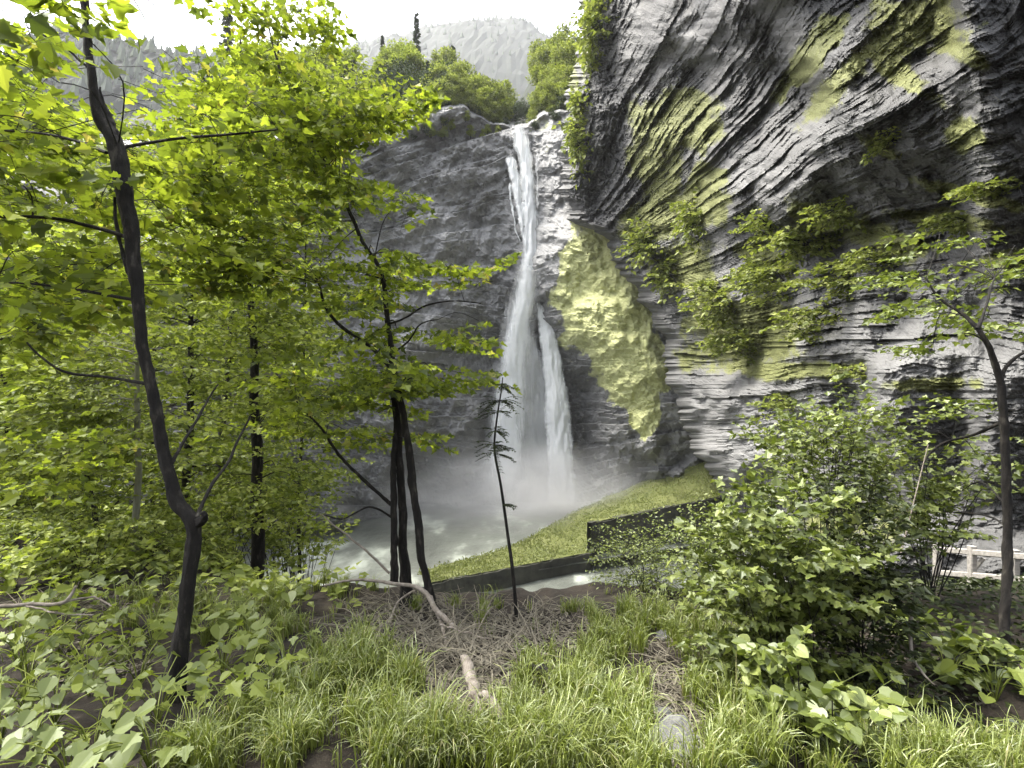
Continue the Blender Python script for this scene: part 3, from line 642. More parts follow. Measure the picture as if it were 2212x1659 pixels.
maple_three = grown_tree('maple_tree', 'slender dark tree with three stems rising close together in the centre', [
    ([(878, 1325, Yt), (872, 1200, Yt), (868, 1080, Yt), (862, 960, Yt), (852, 850, Yt + .05), (846, 760, Yt + .1), (838, 690, Yt + .15), (824, 590, Yt + .2), (778, 510, Yt + .25), (738, 420, Yt + .3), (690, 330, Yt + .35), (640, 250, Yt + .4), (606, 150, Yt + .5), (580, 60, Yt + .5), (560, -60, Yt + .5)], [30, 20, 17, 16, 14, 12, 10, 9, 8, 7, 6, 5, 4, 3, 3]),
    ([(852, 1260, Yt - .1), (851, 1150, Yt - .1), (850, 1000, Yt - .05), (856, 900, Yt), (852, 860, Yt)], [17, 14, 12, 10, 8]),
    ([(938, 1330, Yt - .2), (915, 1230, Yt - .2), (898, 1100, Yt - .15), (882, 960, Yt - .1), (862, 840, Yt), (848, 770, Yt + .05)], [20, 17, 17, 15, 12, 9]),
    ([(850, 800, Yt + .05), (800, 750, Yt), (750, 715, Yt), (705, 665, Yt - .1), (688, 612, Yt - .1)], [9, 8, 7, 6, 3]),
    ([(845, 1090, Yt), (790, 1040, Yt), (735, 985, Yt), (690, 920, Yt), (640, 865, Yt)], [8, 7, 6, 5, 3]),
    ([(852, 1120, Yt), (800, 1095, Yt), (740, 1120, Yt), (700, 1112, Yt)], [5, 4, 3, 2]),
    ([(840, 700, Yt + .1), (870, 690, Yt), (920, 660, Yt), (980, 650, Yt), (1040, 655, Yt)], [5, 4, 4, 3, 2]),
    ([(846, 765, Yt + .1), (880, 740, Yt), (910, 700, Yt), (945, 690, Yt)], [5, 4, 3, 2]),
    ([(605, 160, Yt + .5), (600, 90, Yt + .5), (620, 20, Yt + .5)], [4, 3, 2])],
    [(730, 250, 130, 45, 5, 6.5, 26), (830, 235, 70, 30, 5, 6, 8), (700, 380, 90, 60, 5, 7, 18), (560, 200, 90, 90, 5, 7, 20), (600, 420, 130, 60, 5, 7, 24), (560, 560, 150, 60, 5, 7, 26), (640, 60, 60, 50, 5, 6, 8), (560, 30, 60, 30, 5, 6, 5),
     (960, 590, 100, 22, 5, 6.2, 7), (900, 720, 110, 25, 5, 6.5, 9), (900, 810, 110, 28, 5, 7, 14), (760, 620, 100, 40, 5, 7, 14), (720, 800, 140, 60, 5, 7, 26), (900, 560, 60, 40, 5, 7, 6), (870, 900, 60, 60, 5.5, 7, 6), (640, 950, 100, 60, 5.5, 7, 9), (820, 440, 60, 20, 5, 6, 3)],
    'maple', 0.088, 0.8, M_near, M_bark, k=10, tilt=.75, nside=8, nl=5, tw=0.003, limb=0.3, wob=0.015)
# compound-leaved sapling in front of the fall
Ys = gy_(1116, 1335)
def sapling(name, label, path, wd, tufts, size=0.038, mat=None):
    base = D(*path[0]); root = tag(empty(name, base), label, 'sapling')
    P = np.array([D(*q) for q in path]); R = np.array(wd) / 2 / F * P[:, 1]
    PR = smoothpath(np.concatenate([P, R[:, None]], 1), 40); tb = MB(); tube(tb, PR[:, :3] - base, PR[:, 3], 7); link('stem', tb.mesh('stem', M_bark, True), root)
    lm = MB(); tm = MB()
    for (x, y, Y, n, r) in tufts:
        o = D(x, y, Y) - base
        for i in range(n):
            az = rng.random() * 2 * pi; el = rng.normal(0.15, 0.3); d = np.array([cos(az), sin(az) * 0.8, el]); d /= np.linalg.norm(d)
            L = r * (0.7 + 0.5 * rng.random()); ts = np.linspace(0, 1, 6); q = o + d * (L * ts)[:, None] + np.array([0, 0, -1]) * (0.35 * L * ts ** 2)[:, None]
            tube(tm, q, 0.0015, 3, False)
            tl = np.linspace(0.25, 1, 7)
            for sg in (-1, 1):
                pp = np.stack([np.interp(tl, ts, q[:, j]) for j in range(3)], -1)
                s_ = np.cross(d, [0, 0, 1]); s_ /= np.linalg.norm(s_); dd = s_[None] * sg + d[None] * 0.5 + np.array([0, 0, -0.25]) + rnd(7, 0.1)
                put_leaves(lm, 'oval', pp, dd, np.array([[0, 0, 1.0]]) + rnd(7, 0.2), size * (0.8 + 0.4 * rng.random(7)))
    link('foliage', lm.mesh('foliage', mat or M_dark), root); link('leaf_stalks', tm.mesh('leaf_stalks', M_bark), root); return root
sapling('rowan_sapling', 'thin straight sapling with feathery leaf tufts standing against the white fall', [(1116, 1340, Ys), (1108, 1240, Ys), (1096, 1150, Ys), (1082, 1050, Ys), (1068, 970, Ys), (1074, 900, Ys), (1082, 850, Ys), (1086, 815, Ys)], [9, 8, 7, 6, 5, 4, 3, 2],
    [(1084, 835, Ys, 9, 0.17), (1080, 865, Ys, 16, 0.22), (1078, 890, Ys, 10, 0.2), (1070, 930, Ys, 9, 0.16), (1069, 960, Ys, 16, 0.2), (1070, 980, Ys, 10, 0.2), (1086, 1090, Ys, 3, 0.14)])
grown_tree('maple_tree', 'slim grey-brown trunk at the right edge forking against the layered rock', [
    ([(2168, 1430, 4.3), (2172, 1300, 4.4), (2176, 1150, 4.5), (2172, 1000, 4.5), (2166, 860, 4.5), (2152, 790, 4.5), (2120, 720, 4.5), (2080, 680, 4.6), (2030, 645, 4.7), (2000, 600, 4.8)], [20, 18, 17, 16, 15, 12, 9, 7, 5, 3]),
    ([(2160, 830, 4.5), (2185, 780, 4.5), (2260, 740, 4.5)], [9, 7, 5]), ([(2110, 710, 4.5), (2130, 660, 4.6), (2150, 600, 4.8)], [7, 5, 3]),
    ([(2172, 910, 4.5), (2100, 940, 4.8), (2030, 960, 5), (1990, 1010, 5)], [8, 6, 5, 3])],
    [(2000, 640, 100, 60, 4.6, 7, 12), (2120, 560, 110, 50, 4.6, 7, 12), (2000, 740, 60, 25, 4.6, 6, 3), (2150, 720, 60, 30, 4.4, 5, 3), (2080, 880, 100, 30, 4.5, 6, 5), (2150, 960, 60, 40, 4.5, 6, 4), (1960, 560, 60, 40, 5, 7, 6), (2050, 1080, 80, 30, 4.5, 6, 4)],
    'maple', 0.07, 0.6, M_shrub, M_bark, k=10, nside=7, nl=4, tw=0.003, limb=0.5, wob=0.012)

# ------------------------------------------------------------------ trees on the left slope
def mid_tree(name, label, bx, by, top, ells, size, L, w_, lean=0.0, group=None, bark=None, leafm=None, kind='simple', lo=1.5, nside=8, nl=5, Y=None):
    g = ground_hit(bx, by, lo) if Y is None else None
    if g is None: X_ = (bx - 1106) / F * Y; g = gpt(X_, Y)
    px = g[0] / g[1] * F + 1106; py = 829.5 - g[2] / g[1] * F; Y = g[1]
    n = 6; st = [(px + (top[0] - px) * q + lean * sin(q * pi), py + 8 * (q == 0) + (top[1] - py) * q, Y + 0.03 * Y * q) for q in np.linspace(0, 1, n)]
    wd = [w_ * (1.15 - q * 0.9) for q in np.linspace(0, 1, n)]
    E = [(cx, cy, rx, ry, Y * 0.88, Y * 1.15, c) for (cx, cy, rx, ry, c) in ells]
    return grown_tree(name, label, [(st, wd)], E, kind, size, L, leafm or M_mid, bark, group, k=8, nside=nside, nl=nl, tw=0.004 * Y / 10, limb=0.35, tilt=0.8, wob=0.06)
mid_tree('beech_tree', 'pale straight thin stem just behind the big leaning trunk', 290, 1180, (292, 330), [(250, 760, 180, 90, 40), (300, 950, 160, 80, 34), (260, 520, 200, 90, 34), (120, 860, 120, 60, 20)], 0.11, 1.1, 13, 4, None, M_barkp, Y=8.0)
mid_tree('beech_tree', 'dark upright tree halfway down the slope with a mossy stump-like base', 556, 1240, (520, 350), [(520, 640, 150, 100, 44), (560, 850, 150, 90, 44), (500, 460, 160, 100, 44), (540, 1040, 130, 70, 26), (620, 720, 110, 60, 20)], 0.13, 1.3, 26, 10, Y=10.5)
mid_tree('ash_tree', 'thin dark crooked tree leaning left among the bright leaves', 225, 1090, (120, 560), [(90, 820, 160, 90, 40), (130, 960, 160, 70, 40), (60, 660, 150, 90, 34)], 0.12, 1.2, 9, -12, Y=9.0)
mid_tree('hazel_tree', 'tree at the far left edge of the slope, its low crown pale in the sun', 30, 1150, (-10, 500), [(30, 960, 110, 110, 50), (-30, 760, 140, 150, 40), (40, 1080, 130, 60, 34)], 0.14, 1.3, 14, 0, Y=11)
mid_tree('beech_tree', 'bushy tree behind the pale stem, filling the left middle distance', 400, 1160, (400, 330), [(400, 700, 150, 150, 70), (380, 480, 160, 110, 50), (420, 930, 130, 110, 54), (330, 400, 160, 80, 30)], 0.18, 1.7, 16, 12, Y=15)
mid_tree('beech_tree', 'tall leafy tree whose crown tops the left hillside below the sky', 460, 1120, (520, 80), [(540, 260, 120, 90, 55), (580, 170, 100, 70, 34), (640, 300, 110, 90, 40), (700, 180, 100, 60, 26), (430, 400, 140, 100, 40), (600, 480, 130, 100, 44)], 0.20, 2.0, 14, 12, Y=19)
mid_tree('beech_tree', 'leafy tree between the halfway tree and the pool, crown over the rock', 640, 1180, (660, 500), [(640, 800, 110, 110, 50), (660, 960, 80, 90, 34), (700, 620, 120, 80, 26), (620, 1080, 100, 60, 26), (780, 880, 90, 60, 14)], 0.20, 1.9, 9, 0, Y=20)
mid_tree('beech_tree', 'shaded tree deep behind the leaning ash on the left', 120, 1080, (140, 380), [(120, 640, 190, 120, 60), (120, 880, 190, 110, 60), (90, 430, 190, 110, 40), (220, 1040, 150, 70, 34)], 0.26, 2.3, 10, 0, Y=24)
mid_tree('beech_tree', 'farthest big tree on the left slope, seen through gaps', 330, 1080, (330, 360), [(330, 600, 190, 140, 60), (350, 850, 200, 120, 60), (520, 760, 130, 160, 50), (300, 300, 130, 60, 16)], 0.30, 2.6, 8, 0, Y=29)
mid_tree('maple_tree', 'tree with its crown cut by the left edge below the sky', -60, 1100, (-60, 120), [(40, 330, 150, 90, 40), (-80, 250, 150, 120, 34), (-160, 600, 160, 300, 80), (60, 520, 140, 70, 30)], 0.15, 1.5, 14, 0, Y=12)
# undergrowth thickets on the left slope, one shrub each
def shrub(name, label, px, py, Y, rx, ry, nsp, size, L, kind='simple', mat=None, group=None, on_ground=True, stems=5, cat='shrub', depth=0.12, tw=0.003, tilt=0.6, nside=7, nl=4, bark=None, droop=.15):
    X_ = (px - 1106) / F * Y; g = gpt(X_, Y) if on_ground else D(px, py, Y)
    root = tag(empty(name, g), label, cat, group); lm = MB(); tm = MB()
    cen = D(px, py, Y); ax = rx / F * Y; az = ry / F * Y; ay = depth * Y if depth < 1 else depth
    tips = []
    for i in range(nsp):
        d = rnd(1)[0]; d /= np.linalg.norm(d); r = rng.random() ** 0.45; p = cen + d * r * [ax, ay, az]
        lowz = float(gz(p[0], p[1])) + 0.05 if on_ground else -1e9
        if p[2] < lowz: p[2] = lowz + rng.random() * 0.2
        hd = (p - g) * [1, 1, 0.35] + rnd(1, 0.3 * ax)[0] * [1, 1, .2]
        spray(lm, tm, p - g, hd, L * (0.7 + 0.6 * rng.random()), kind, size, nside, nl, tw, droop, tilt)
        if i % max(1, nsp // (stems * 3)) == 0: tips.append(p - g)
    st = MB()
    for p in tips:
        b = rnd(1, 0.05 * ax)[0] * [1, 1, 0] - [0, 0, 0.05]; m = (b + p) / 2 + rnd(1, 0.08 * ax)[0] + [0, 0, 0.05 * az]
        tube(st, smoothpath(np.stack([b, m, p]), 7), np.linspace(tw * 2.4, tw, 7), 5, False)
    link('foliage', lm.mesh('foliage', mat or M_shrub), root); link('branches', st.mesh('branches', bark or M_bark), root)
    if tm.v: link('twigs', tm.mesh('twigs', bark or M_bark), root)
    return root
for i, (px, py, Y, rx, ry, n, lb) in enumerate([
    (90, 1100, 7.5, 150, 60, 46, 'pale leafy thicket at the left edge under the hazel'), (330, 1160, 8, 110, 60, 36, 'sunlit low shrub to the left of the trunk knot'), (500, 1130, 9.5, 90, 70, 34, 'small-leaved shrub right of the trunk knot'),
    (650, 1160, 12, 80, 50, 26, 'low shrub on the brink left of the pool'), (180, 1180, 6.2, 130, 50, 34, 'low spreading shrub above the grey twig pile'), (30, 1010, 12, 110, 90, 40, 'bright rounded thicket at the far left'),
    (200, 1020, 14, 170, 90, 50, 'broad thicket behind the crooked ash'), (430, 1050, 16, 170, 100, 50, 'broad thicket behind the knot of the big trunk'), (600, 1080, 17, 110, 80, 40, 'thicket at the foot of the halfway tree')]):
    shrub('shrub', lb, px, py, Y, rx, ry, n, 0.013 * Y if Y > 9 else 0.085, 0.1 * Y, 'simple' if Y > 7 else 'maple', M_mid, 'undergrowth shrubs on the left slope', tw=0.0004 * Y)

# right-hand side bushes
shrub('maple_shrub', 'large maple-leaved bush covering the lower right in front of the rock', 1690, 1270, 3.8, 200, 260, 165, 0.066, 0.42, 'maple', M_shrub, tw=0.0025, nl=4)
shrub('maple_shrub', 'upright bush with fine leaves left of the dark shaded bush, against pale rock', 1790, 970, 5.6, 150, 140, 90, 0.065, 0.6, 'maple', M_shrub, tw=0.003)
shrub('elder_shrub', 'bush right of the dark shaded bush in front of the layered wall', 2010, 1060, 5.6, 120, 140, 56, 0.065, 0.6, 'maple', M_shrub, tw=0.003)
shrub('hazel_shrub', 'rounded small-leaved bush beside the retaining wall', 1390, 1200, 6.2, 115, 85, 130, 0.04, 0.45, 'oval', M_shrub, tw=0.002)
shrub('hazel_shrub', 'small-leaved bush at the right end of the retaining wall', 1560, 1180, 6.0, 90, 120, 100, 0.045, 0.45, 'oval', M_shrub, tw=0.002)
shrub('bramble', 'low bramble with broad leaves under the maple bush', 1740, 1520, 2.9, 130, 110, 18, 0.07, 0.28, 'round', M_shrub, tw=0.0025)
shrub('bramble', 'low bramble scrambling at the right edge below the slim trunk', 2060, 1440, 4.0, 160, 80, 16, 0.07, 0.36, 'round', M_shrub, tw=0.0025)
# conifer builder, then the shadowed bush on the right
def conifer(root_name, label, base, H, R, nb, leafm, bark, seg=14, need=0.05, group=None, density=26, lean=0.0, thin=1.0, cat='conifer'):
    root = tag(empty(root_name, base), label, cat, group); tb = MB()
    tp = np.stack([np.linspace(0, lean, 8), np.zeros(8), np.linspace(-0.05, H, 8)], -1); tube(tb, tp, np.linspace(H * 0.018, 0.01, 8), 8); link('trunk', tb.mesh('trunk', bark, True), root)
    lm = MB(); bm_ = MB()
    for i in range(nb):
        q = (i + rng.random()) / nb; z = H * (0.06 + 0.94 * q); r = R * (1 - q) ** 0.8 * (0.6 + 0.5 * rng.random()) * thin + 0.02 * H; az = rng.random() * 2 * pi
        d = np.array([cos(az), sin(az), 0.0]); ts = np.linspace(0, 1, 5); o = np.array([lean * q, 0, z])
        br = o + d * (r * ts)[:, None] + np.array([0, 0, 1]) * (-0.25 * r * ts + 0.2 * r * ts ** 2)[:, None]
        tube(bm_, br, np.linspace(0.006 * H, 0.001 * H, 5), 3, False)
        n = density; tl = rng.random(n) ** 0.7; pp = np.stack([np.interp(tl, ts, br[:, j]) for j in range(3)], -1)
        s_ = np.cross(d, [0, 0, 1]); dd = s_[None] * rng.choice([-1, 1], n)[:, None] * (0.7 + 0.3 * rng.random(n))[:, None] + d[None] * 0.6 + np.array([0, 0, -0.25]) + rnd(n, 0.15)
        put_leaves(lm, 'simple', pp, dd, np.array([[0, 0, 1.0]]) + rnd(n, 0.3), need * (0.6 + 0.7 * rng.random(n)) * (1.2 - tl * .5))
    link('foliage', lm.mesh('foliage', leafm), root); link('branches', bm_.mesh('branches', bark), root); return root
shrub('dark_shrub', 'very dark dense bush standing in shade between the lighter bushes on the right', 1860, 1250, 3.95, 95, 240, 150, 0.06, 0.36, 'oval', M_dark, tw=0.003)  # the shadow on this bush is put into its dark leaf colour

# plants growing on the rock face
ivy = [(1560, 640, 70, 60, 26), (1640, 590, 60, 40, 20), (1740, 520, 90, 34, 26), (1820, 450, 60, 30, 16), (1700, 610, 110, 45, 30), (1830, 600, 110, 40, 26), (1780, 690, 110, 40, 24), (1600, 730, 80, 40, 22), (1400, 520, 50, 45, 18), (1450, 590, 40, 50, 16),
       (1900, 560, 80, 30, 16), (1700, 870, 70, 25, 10), (1860, 800, 50, 20, 8), (1930, 300, 40, 18, 8), (2080, 480, 90, 20, 12), (1500, 470, 40, 60, 14), (2140, 400, 70, 12, 8), (1285, 60, 18, 70, 22), (1250, 280, 14, 110, 20), (1660, 480, 50, 25, 8)]
for i, (px, py, rx, ry, n) in enumerate(ivy):
    c = cliff_at(px, py); Y = c[1] * 0.985
    where = {0: 'at the left end of the dark crack', 1: 'just under the overhang lip', 2: 'hanging in the dark crack', 3: 'highest of those in the dark crack', 8: 'on the corner above the yellow-green slab', 9: 'on the rib beside the yellow-green slab', 17: 'near the top of the left edge of the cliff', 18: 'on the left edge of the cliff below the top', 13: 'on the middle of the overhanging strata'}.get(i, 'clinging to a ledge of the layered rock wall')
    shrub('cliff_shrub', ('green shrub ' + where) if i in (0, 1, 2, 3, 8, 9, 17, 18, 13) else 'green shrub clinging to a ledge of the layered rock wall', px, py, Y, rx, ry, n * 2, 0.011 * Y, 0.055 * Y, 'simple', M_far, 'shrubs growing on the rock face', on_ground=False, stems=2, depth=0.04, tw=0.0006 * Y, nside=6, nl=4)

# ------------------------------------------------------------------ trees on the ridge (copies of a few)
def far_tree_proto(name, label, H, R, n, leafm, lsize, seed):
    base = np.zeros(3); root = tag(empty(name, (0, 0, 0)), label, 'tree', 'trees along the ridge above the cliff')
    tb = MB(); tube(tb, np.array([[0, 0, -1], [0.1, 0, H * 0.3], [0, 0.1, H * 0.7], [0.1, 0, H * 0.92]]), [H * .025, H * .02, H * .012, H * .004], 6)
    lm = MB(); nc = 26; cc = []
    for i in range(nc):
        q = 0.15 + 0.8 * rng.random(); rr = R * math.sqrt(max(0.05, 1 - ((q - 0.5) / 0.55) ** 2)); az = rng.random() * 2 * pi; r = rr * rng.random() ** .5 * 0.9
        c = np.array([r * cos(az), r * sin(az), H * q]); cc.append(c); m = n // nc
        tube(tb, smoothpath(np.stack([[0, 0, H * q * 0.6], c * [.5, .5, .9], c]), 5), np.linspace(H * .006, H * .002, 5), 3, False)
        d = rnd(m); d /= np.linalg.norm(d, axis=1)[:, None]; p = c + d * (rng.random(m) ** .4)[:, None] * [R * .38, R * .38, R * .27]
        put_leaves(lm, 'simple', p, d + rnd(m, .5), np.array([[0, 0, 1.0]]) + rnd(m, .6), lsize * (.6 + .8 * rng.random(m)))
    link('trunk', tb.mesh('trunk', M_bark), root); link('crown', lm.mesh('crown', leafm), root); return root
protoA = far_tree_proto('broadleaf_tree', 'pale green broadleaf tree on the ridge in the notch above the falls', 11, 4.6, 3400, M_far, 0.55, 1)
protoB = far_tree_proto('broadleaf_tree', 'darker broadleaf tree on the ridge left of the notch', 10, 4.2, 3400, M_mid, 0.5, 2)
protoD = far_tree_proto('broadleaf_tree', 'dark broadleaf tree low on the ridge above the grey cliff', 9, 4.4, 3000, M_fard, 0.5, 2)
protoC = conifer('spruce_tree', 'spruce tree standing on the ridge line', (0, 0, 0), 15, 2.6, 150, M_fard, M_bark, need=0.75, group='trees along the ridge above the cliff', density=22)
protoC2 = conifer('spruce_tree', 'thin spruce tree standing on the ridge line', (0, 0, 0), 15, 1.5, 110, M_fard, M_bark, need=0.55, group='trees along the ridge above the cliff', density=16)
def copy_thing(o, loc, sc, rz, label=None):
    c = o.copy(); COL.objects.link(c); c.location = loc; c.scale = (sc, sc, sc * (0.9 + 0.25 * random.random())); c.rotation_euler = (0, 0, rz)
    if label: c['label'] = label
    for ch in o.children:
        k = ch.copy(); COL.objects.link(k); k.parent = c
    return c
used = set()
def place(o, loc, sc, label=None):
    if o.name not in used:
        used.add(o.name); o.location = loc; o.scale = (sc, sc, sc); o.rotation_euler = (0, 0, random.random() * 6)
        if label: o['label'] = label
        return o
    return copy_thing(o, loc, sc, random.random() * 6, label)
for i in range(44):            # bright trees around the notch
    px = random.uniform(935, 1095); t_ = random.uniform(0.0, 1.0); place(protoA, ridge_at(px, t_) - np.array([0, 0, 1.5]), random.uniform(0.5, 1.0))
for i in range(15):
    px = random.uniform(1135, 1245); t_ = random.uniform(0.1, 1.0); place(protoA, ridge_at(px, t_), random.uniform(0.7, 1.1), 'pale green broadleaf tree on the ridge between the notch and the overhanging cliff')
for i in range(34):
    px = random.uniform(520, 960); t_ = random.uniform(0.5, 1.0); place(protoB, ridge_at(px, t_), random.uniform(0.7, 1.1))
for i in range(60):
    px = random.uniform(480, 1000); t_ = random.uniform(0.0, 0.5); place(protoD, ridge_at(px, t_), random.uniform(0.6, 1.0))
for i in range(110):
    px = random.uniform(760, 1250) if i % 3 else random.uniform(880, 1085); 
    if 1088 < px < 1145: continue
    ty = float(np.interp(px, TX, TY)); Yl = float(np.interp(px, cx_, Yc[0])); up_ = random.random() < .6
    place(protoA if random.random() < .55 else protoD, D(px, ty + (2 if up_ else random.uniform(10, 60)), Yl + (3 if up_ else -0.3)) - np.array([0, 0, .6]), random.uniform(0.25, 0.5) if up_ else random.uniform(.14, .26), 'small bush-like tree rooted on the lip of the cliff beside the falls')
for i in range(26):
    px = random.uniform(965, 1085) if i % 3 else random.uniform(1145, 1230); Yl = float(np.interp(px, cx_, Yc[0])); ty = float(np.interp(px, TX, TY))
    place(protoA, D(px, ty - random.uniform(0, 25), Yl + random.uniform(3, 12)) - np.array([0, 0, 1.]), random.uniform(.4, .75), 'bright bushy tree crowding the lip of the cliff right beside the top of the falls')
for i in range(8):
    px = random.uniform(1110, 1230); t_ = random.uniform(0.0, 0.35); place(protoD, ridge_at(px, t_), random.uniform(0.4, 0.7), 'dark broadleaf tree right of the notch above the falls')
for i in range(0):
    px = random.uniform(-100, 420); t_ = random.uniform(0.3, 1.0); place(protoB, ridge_at(px, t_), random.uniform(0.6, 1.0), 'darker broadleaf tree on the low left end of the ridge')
for i in range(16):
    px = random.uniform(430, 960); place(protoC if i % 2 else protoC2, ridge_at(px, random.uniform(.3, .95)) - np.array([0, 0, 2]), random.uniform(.45, .75), 'dark spruce mixed in among the broadleaf trees of the ridge')
for px, h, pr, lb in ((900, 1.25, protoC2, 'tallest slim spruce on the ridge line, left of the pale distant hill'), (826, 0.85, protoC2, 'small pointed spruce between the tallest spruce and the left hillside'), (978, 0.95, protoC, 'dark spruce standing in front of the left end of the pale distant hill'),
                      (492, 1.9, protoC2, 'thin bare-looking spruce rising high against the white sky on the left'), (1028, 0.6, protoC2, 'smallest spruce on the ridge line, in front of the pale hill'), (760, 0.7, protoC, 'short spruce on the ridge line above the dark trees'), (700, 0.75, protoC, 'leftmost spruce of the ridge above the grey cliff')):
    place(pr, ridge_at(px, 0.95) - np.array([0, 0, 2]), h, lb)

# ------------------------------------------------------------------ grass
gm = MB()
def tuft(c, n, L, spread, w_=0.0032, lean=(0, 0)):
    az = rng.random(n) * 2 * pi; d = np.stack([np.cos(az), np.sin(az)], -1) * (0.15 + 0.85 * rng.random(n))[:, None] + np.array(lean)
    b = c[None] + np.concatenate([rng.normal(0, spread * 0.22, (n, 2)), np.zeros((n, 1))], 1)
    l = L * (0.5 + 0.6 * rng.random(n)); up = 0.95 + 0.35 * rng.random(n); k = 6; ts = np.linspace(0, 1, k)
    side = np.stack([-d[:, 1], d[:, 0]], -1); side /= np.linalg.norm(side, axis=1)[:, None] + 1e-6
    hor = (ts[None] ** 1.7) * (l * 0.62)[:, None]; ver = (ts[None] * up[:, None] - 0.55 * ts[None] ** 3.0) * l[:, None]
    cen = np.zeros((n, k, 3)); cen[..., :2] = b[:, None, :2] + d[:, None] * hor[..., None]; cen[..., 2] = b[:, 2:3] + ver
    ww = (w_ * (1 - ts ** 2 * 0.93))[None, :, None] * (0.6 + 0.8 * rng.random(n))[:, None, None]; s3 = np.concatenate([side, np.zeros((n, 1))], 1)[:, None]
    tw_ = rng.normal(0, 0.5, (n, 1, 1)) * np.array([0, 0, 1.0])
    A = cen - (s3 + tw_) * ww; B = cen + (s3 + tw_) * ww
    V_ = np.stack([A, B], 2).reshape(n * k * 2, 3); base = (np.arange(n) * k * 2)[:, None, None]
    q = np.arange(k - 1)[None, :, None] * 2; f = base + q + np.array([0, 1, 3, 2])[None, None]
    gm.add(V_, f.reshape(-1, 4))
BARE = ((1000, 1490, 85, 140), (1455, 1610, 70, 100), (1430, 1440, 40, 60), (1160, 1370, 110, 50), (900, 1370, 120, 50), (1850, 1500, 200, 100), (200, 1420, 110, 50))
def grass_region(cx, cy, rx, ry, nt_, L, n=64, spread=0.5, lean=(0, 0)):
    for i in range(nt_):
        a_ = random.random() * 2 * pi; r_ = math.sqrt(random.random()); px = cx + rx * r_ * cos(a_); py = cy + ry * r_ * sin(a_)
        if any(((px - a) / c_) ** 2 + ((py - b) / d_) ** 2 < 1 for a, b, c_, d_ in BARE): continue
        g = ground_hit(px, py); tuft(g, n, L * random.uniform(.8, 1.35), spread * L, lean=lean)
for g_ in ((1200, 1620, 230, 100, 36, .36), (900, 1640, 120, 60, 14, .38), (1400, 1450, 180, 130, 60, .30), (1600, 1640, 160, 110, 30, .36), (820, 1500, 110, 130, 34, .34), (650, 1560, 110, 130, 26, .34), (1200, 1500, 140, 90, 26, .28), (2030, 1690, 260, 40, 40, .36),
           (1500, 1370, 160, 60, 26, .26), (1300, 1330, 100, 40, 14, .24), (520, 1340, 130, 60, 24, .28), (350, 1320, 90, 60, 16, .28), (480, 1650, 130, 60, 12, .34), (1000, 1330, 110, 40, 10, .24), (700, 1270, 140, 30, 26, .25), (1100, 1660, 400, 30, 16, .42), (1330, 1640, 200, 100, 34, .36), (600, 1380, 110, 50, 12, .28), (1560, 1260, 60, 30, 8, .26), (950, 1650, 160, 60, 18, .34)):
    grass_region(*g_)
for i in range(450):
    x = random.uniform(-8, 6); y = random.uniform(1.2, 8)
    if x > 0.9 and x / y > 0.45: continue
    if abs(x + 0.1) < 0.5 and 2.2 < y < 4.5: continue
    tuft(gpt(x, y), 9, 0.2, 0.1)
tag(link('grass', gm.mesh('grass', M_grass)), 'arching green grass tufts covering the foreground slope', 'grass', kind='stuff')

# leafy ground cover on the slopes behind
gc = MB(); n = 60000
x = rng.uniform(-26, 8, n); y = rng.uniform(4, 34, n); ok = ((x / y < -0.28) & (y > 5.5)) | (x / y < -0.75); x = x[ok]; y = y[ok]; n = len(x)
p = np.stack([x, y, gz(x, y) + 0.05 + 0.4 * rng.random(n) * np.minimum(1, y / 10)], -1)
put_leaves(gc, 'simple', p, rnd(n) * [1, 1, .3], np.array([[0, 0, 1.0]]) + rnd(n, .4), 0.05 + 0.012 * y)
tag(link('ground_cover', gc.mesh('ground_cover', M_mid)), 'low leafy ground cover over the left slope', 'ground cover', kind='stuff')

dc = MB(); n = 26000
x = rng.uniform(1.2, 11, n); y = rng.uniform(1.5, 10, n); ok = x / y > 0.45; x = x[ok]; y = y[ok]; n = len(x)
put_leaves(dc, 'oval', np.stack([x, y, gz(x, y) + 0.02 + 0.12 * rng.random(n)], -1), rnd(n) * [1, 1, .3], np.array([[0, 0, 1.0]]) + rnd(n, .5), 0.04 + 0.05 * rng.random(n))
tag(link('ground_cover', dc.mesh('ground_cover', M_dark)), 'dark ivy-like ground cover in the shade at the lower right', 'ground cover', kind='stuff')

# broad-leaved plants
def broad_plant(label, px, py, nl, size, H, group='broad-leaved plants in the lower left'):
    g = ground_hit(px, py); root = tag(empty('broad_leaved_plant', g), label, 'plant', group); sm = MB(); lmat = M_shrub if random.random() < .6 else M_mid
    for i in range(nl):
        az = rng.random() * 2 * pi; r = H * (0.25 + 0.75 * rng.random()); h = H * (0.35 + 0.75 * rng.random())
        e = np.array([r * cos(az), r * sin(az), h]); tube(sm, smoothpath(np.stack([[0, 0, -.03], e * [.35, .35, .7], e]), 6), 0.0028, 4, False)
        lm = MB(); d = np.array([[cos(az), sin(az), -0.35]]) + rnd(1, .25); put_leaves(lm, 'maple' if (i + int(px)) % 3 else 'round', e[None], d, np.array([[0, -.25, 1.0]]) + rnd(1, .3), size * (0.6 + 0.6 * random.random())); link('leaf', lm.mesh('leaf', lmat), root)
    link('stalks', sm.mesh('stalks', M_mid), root)
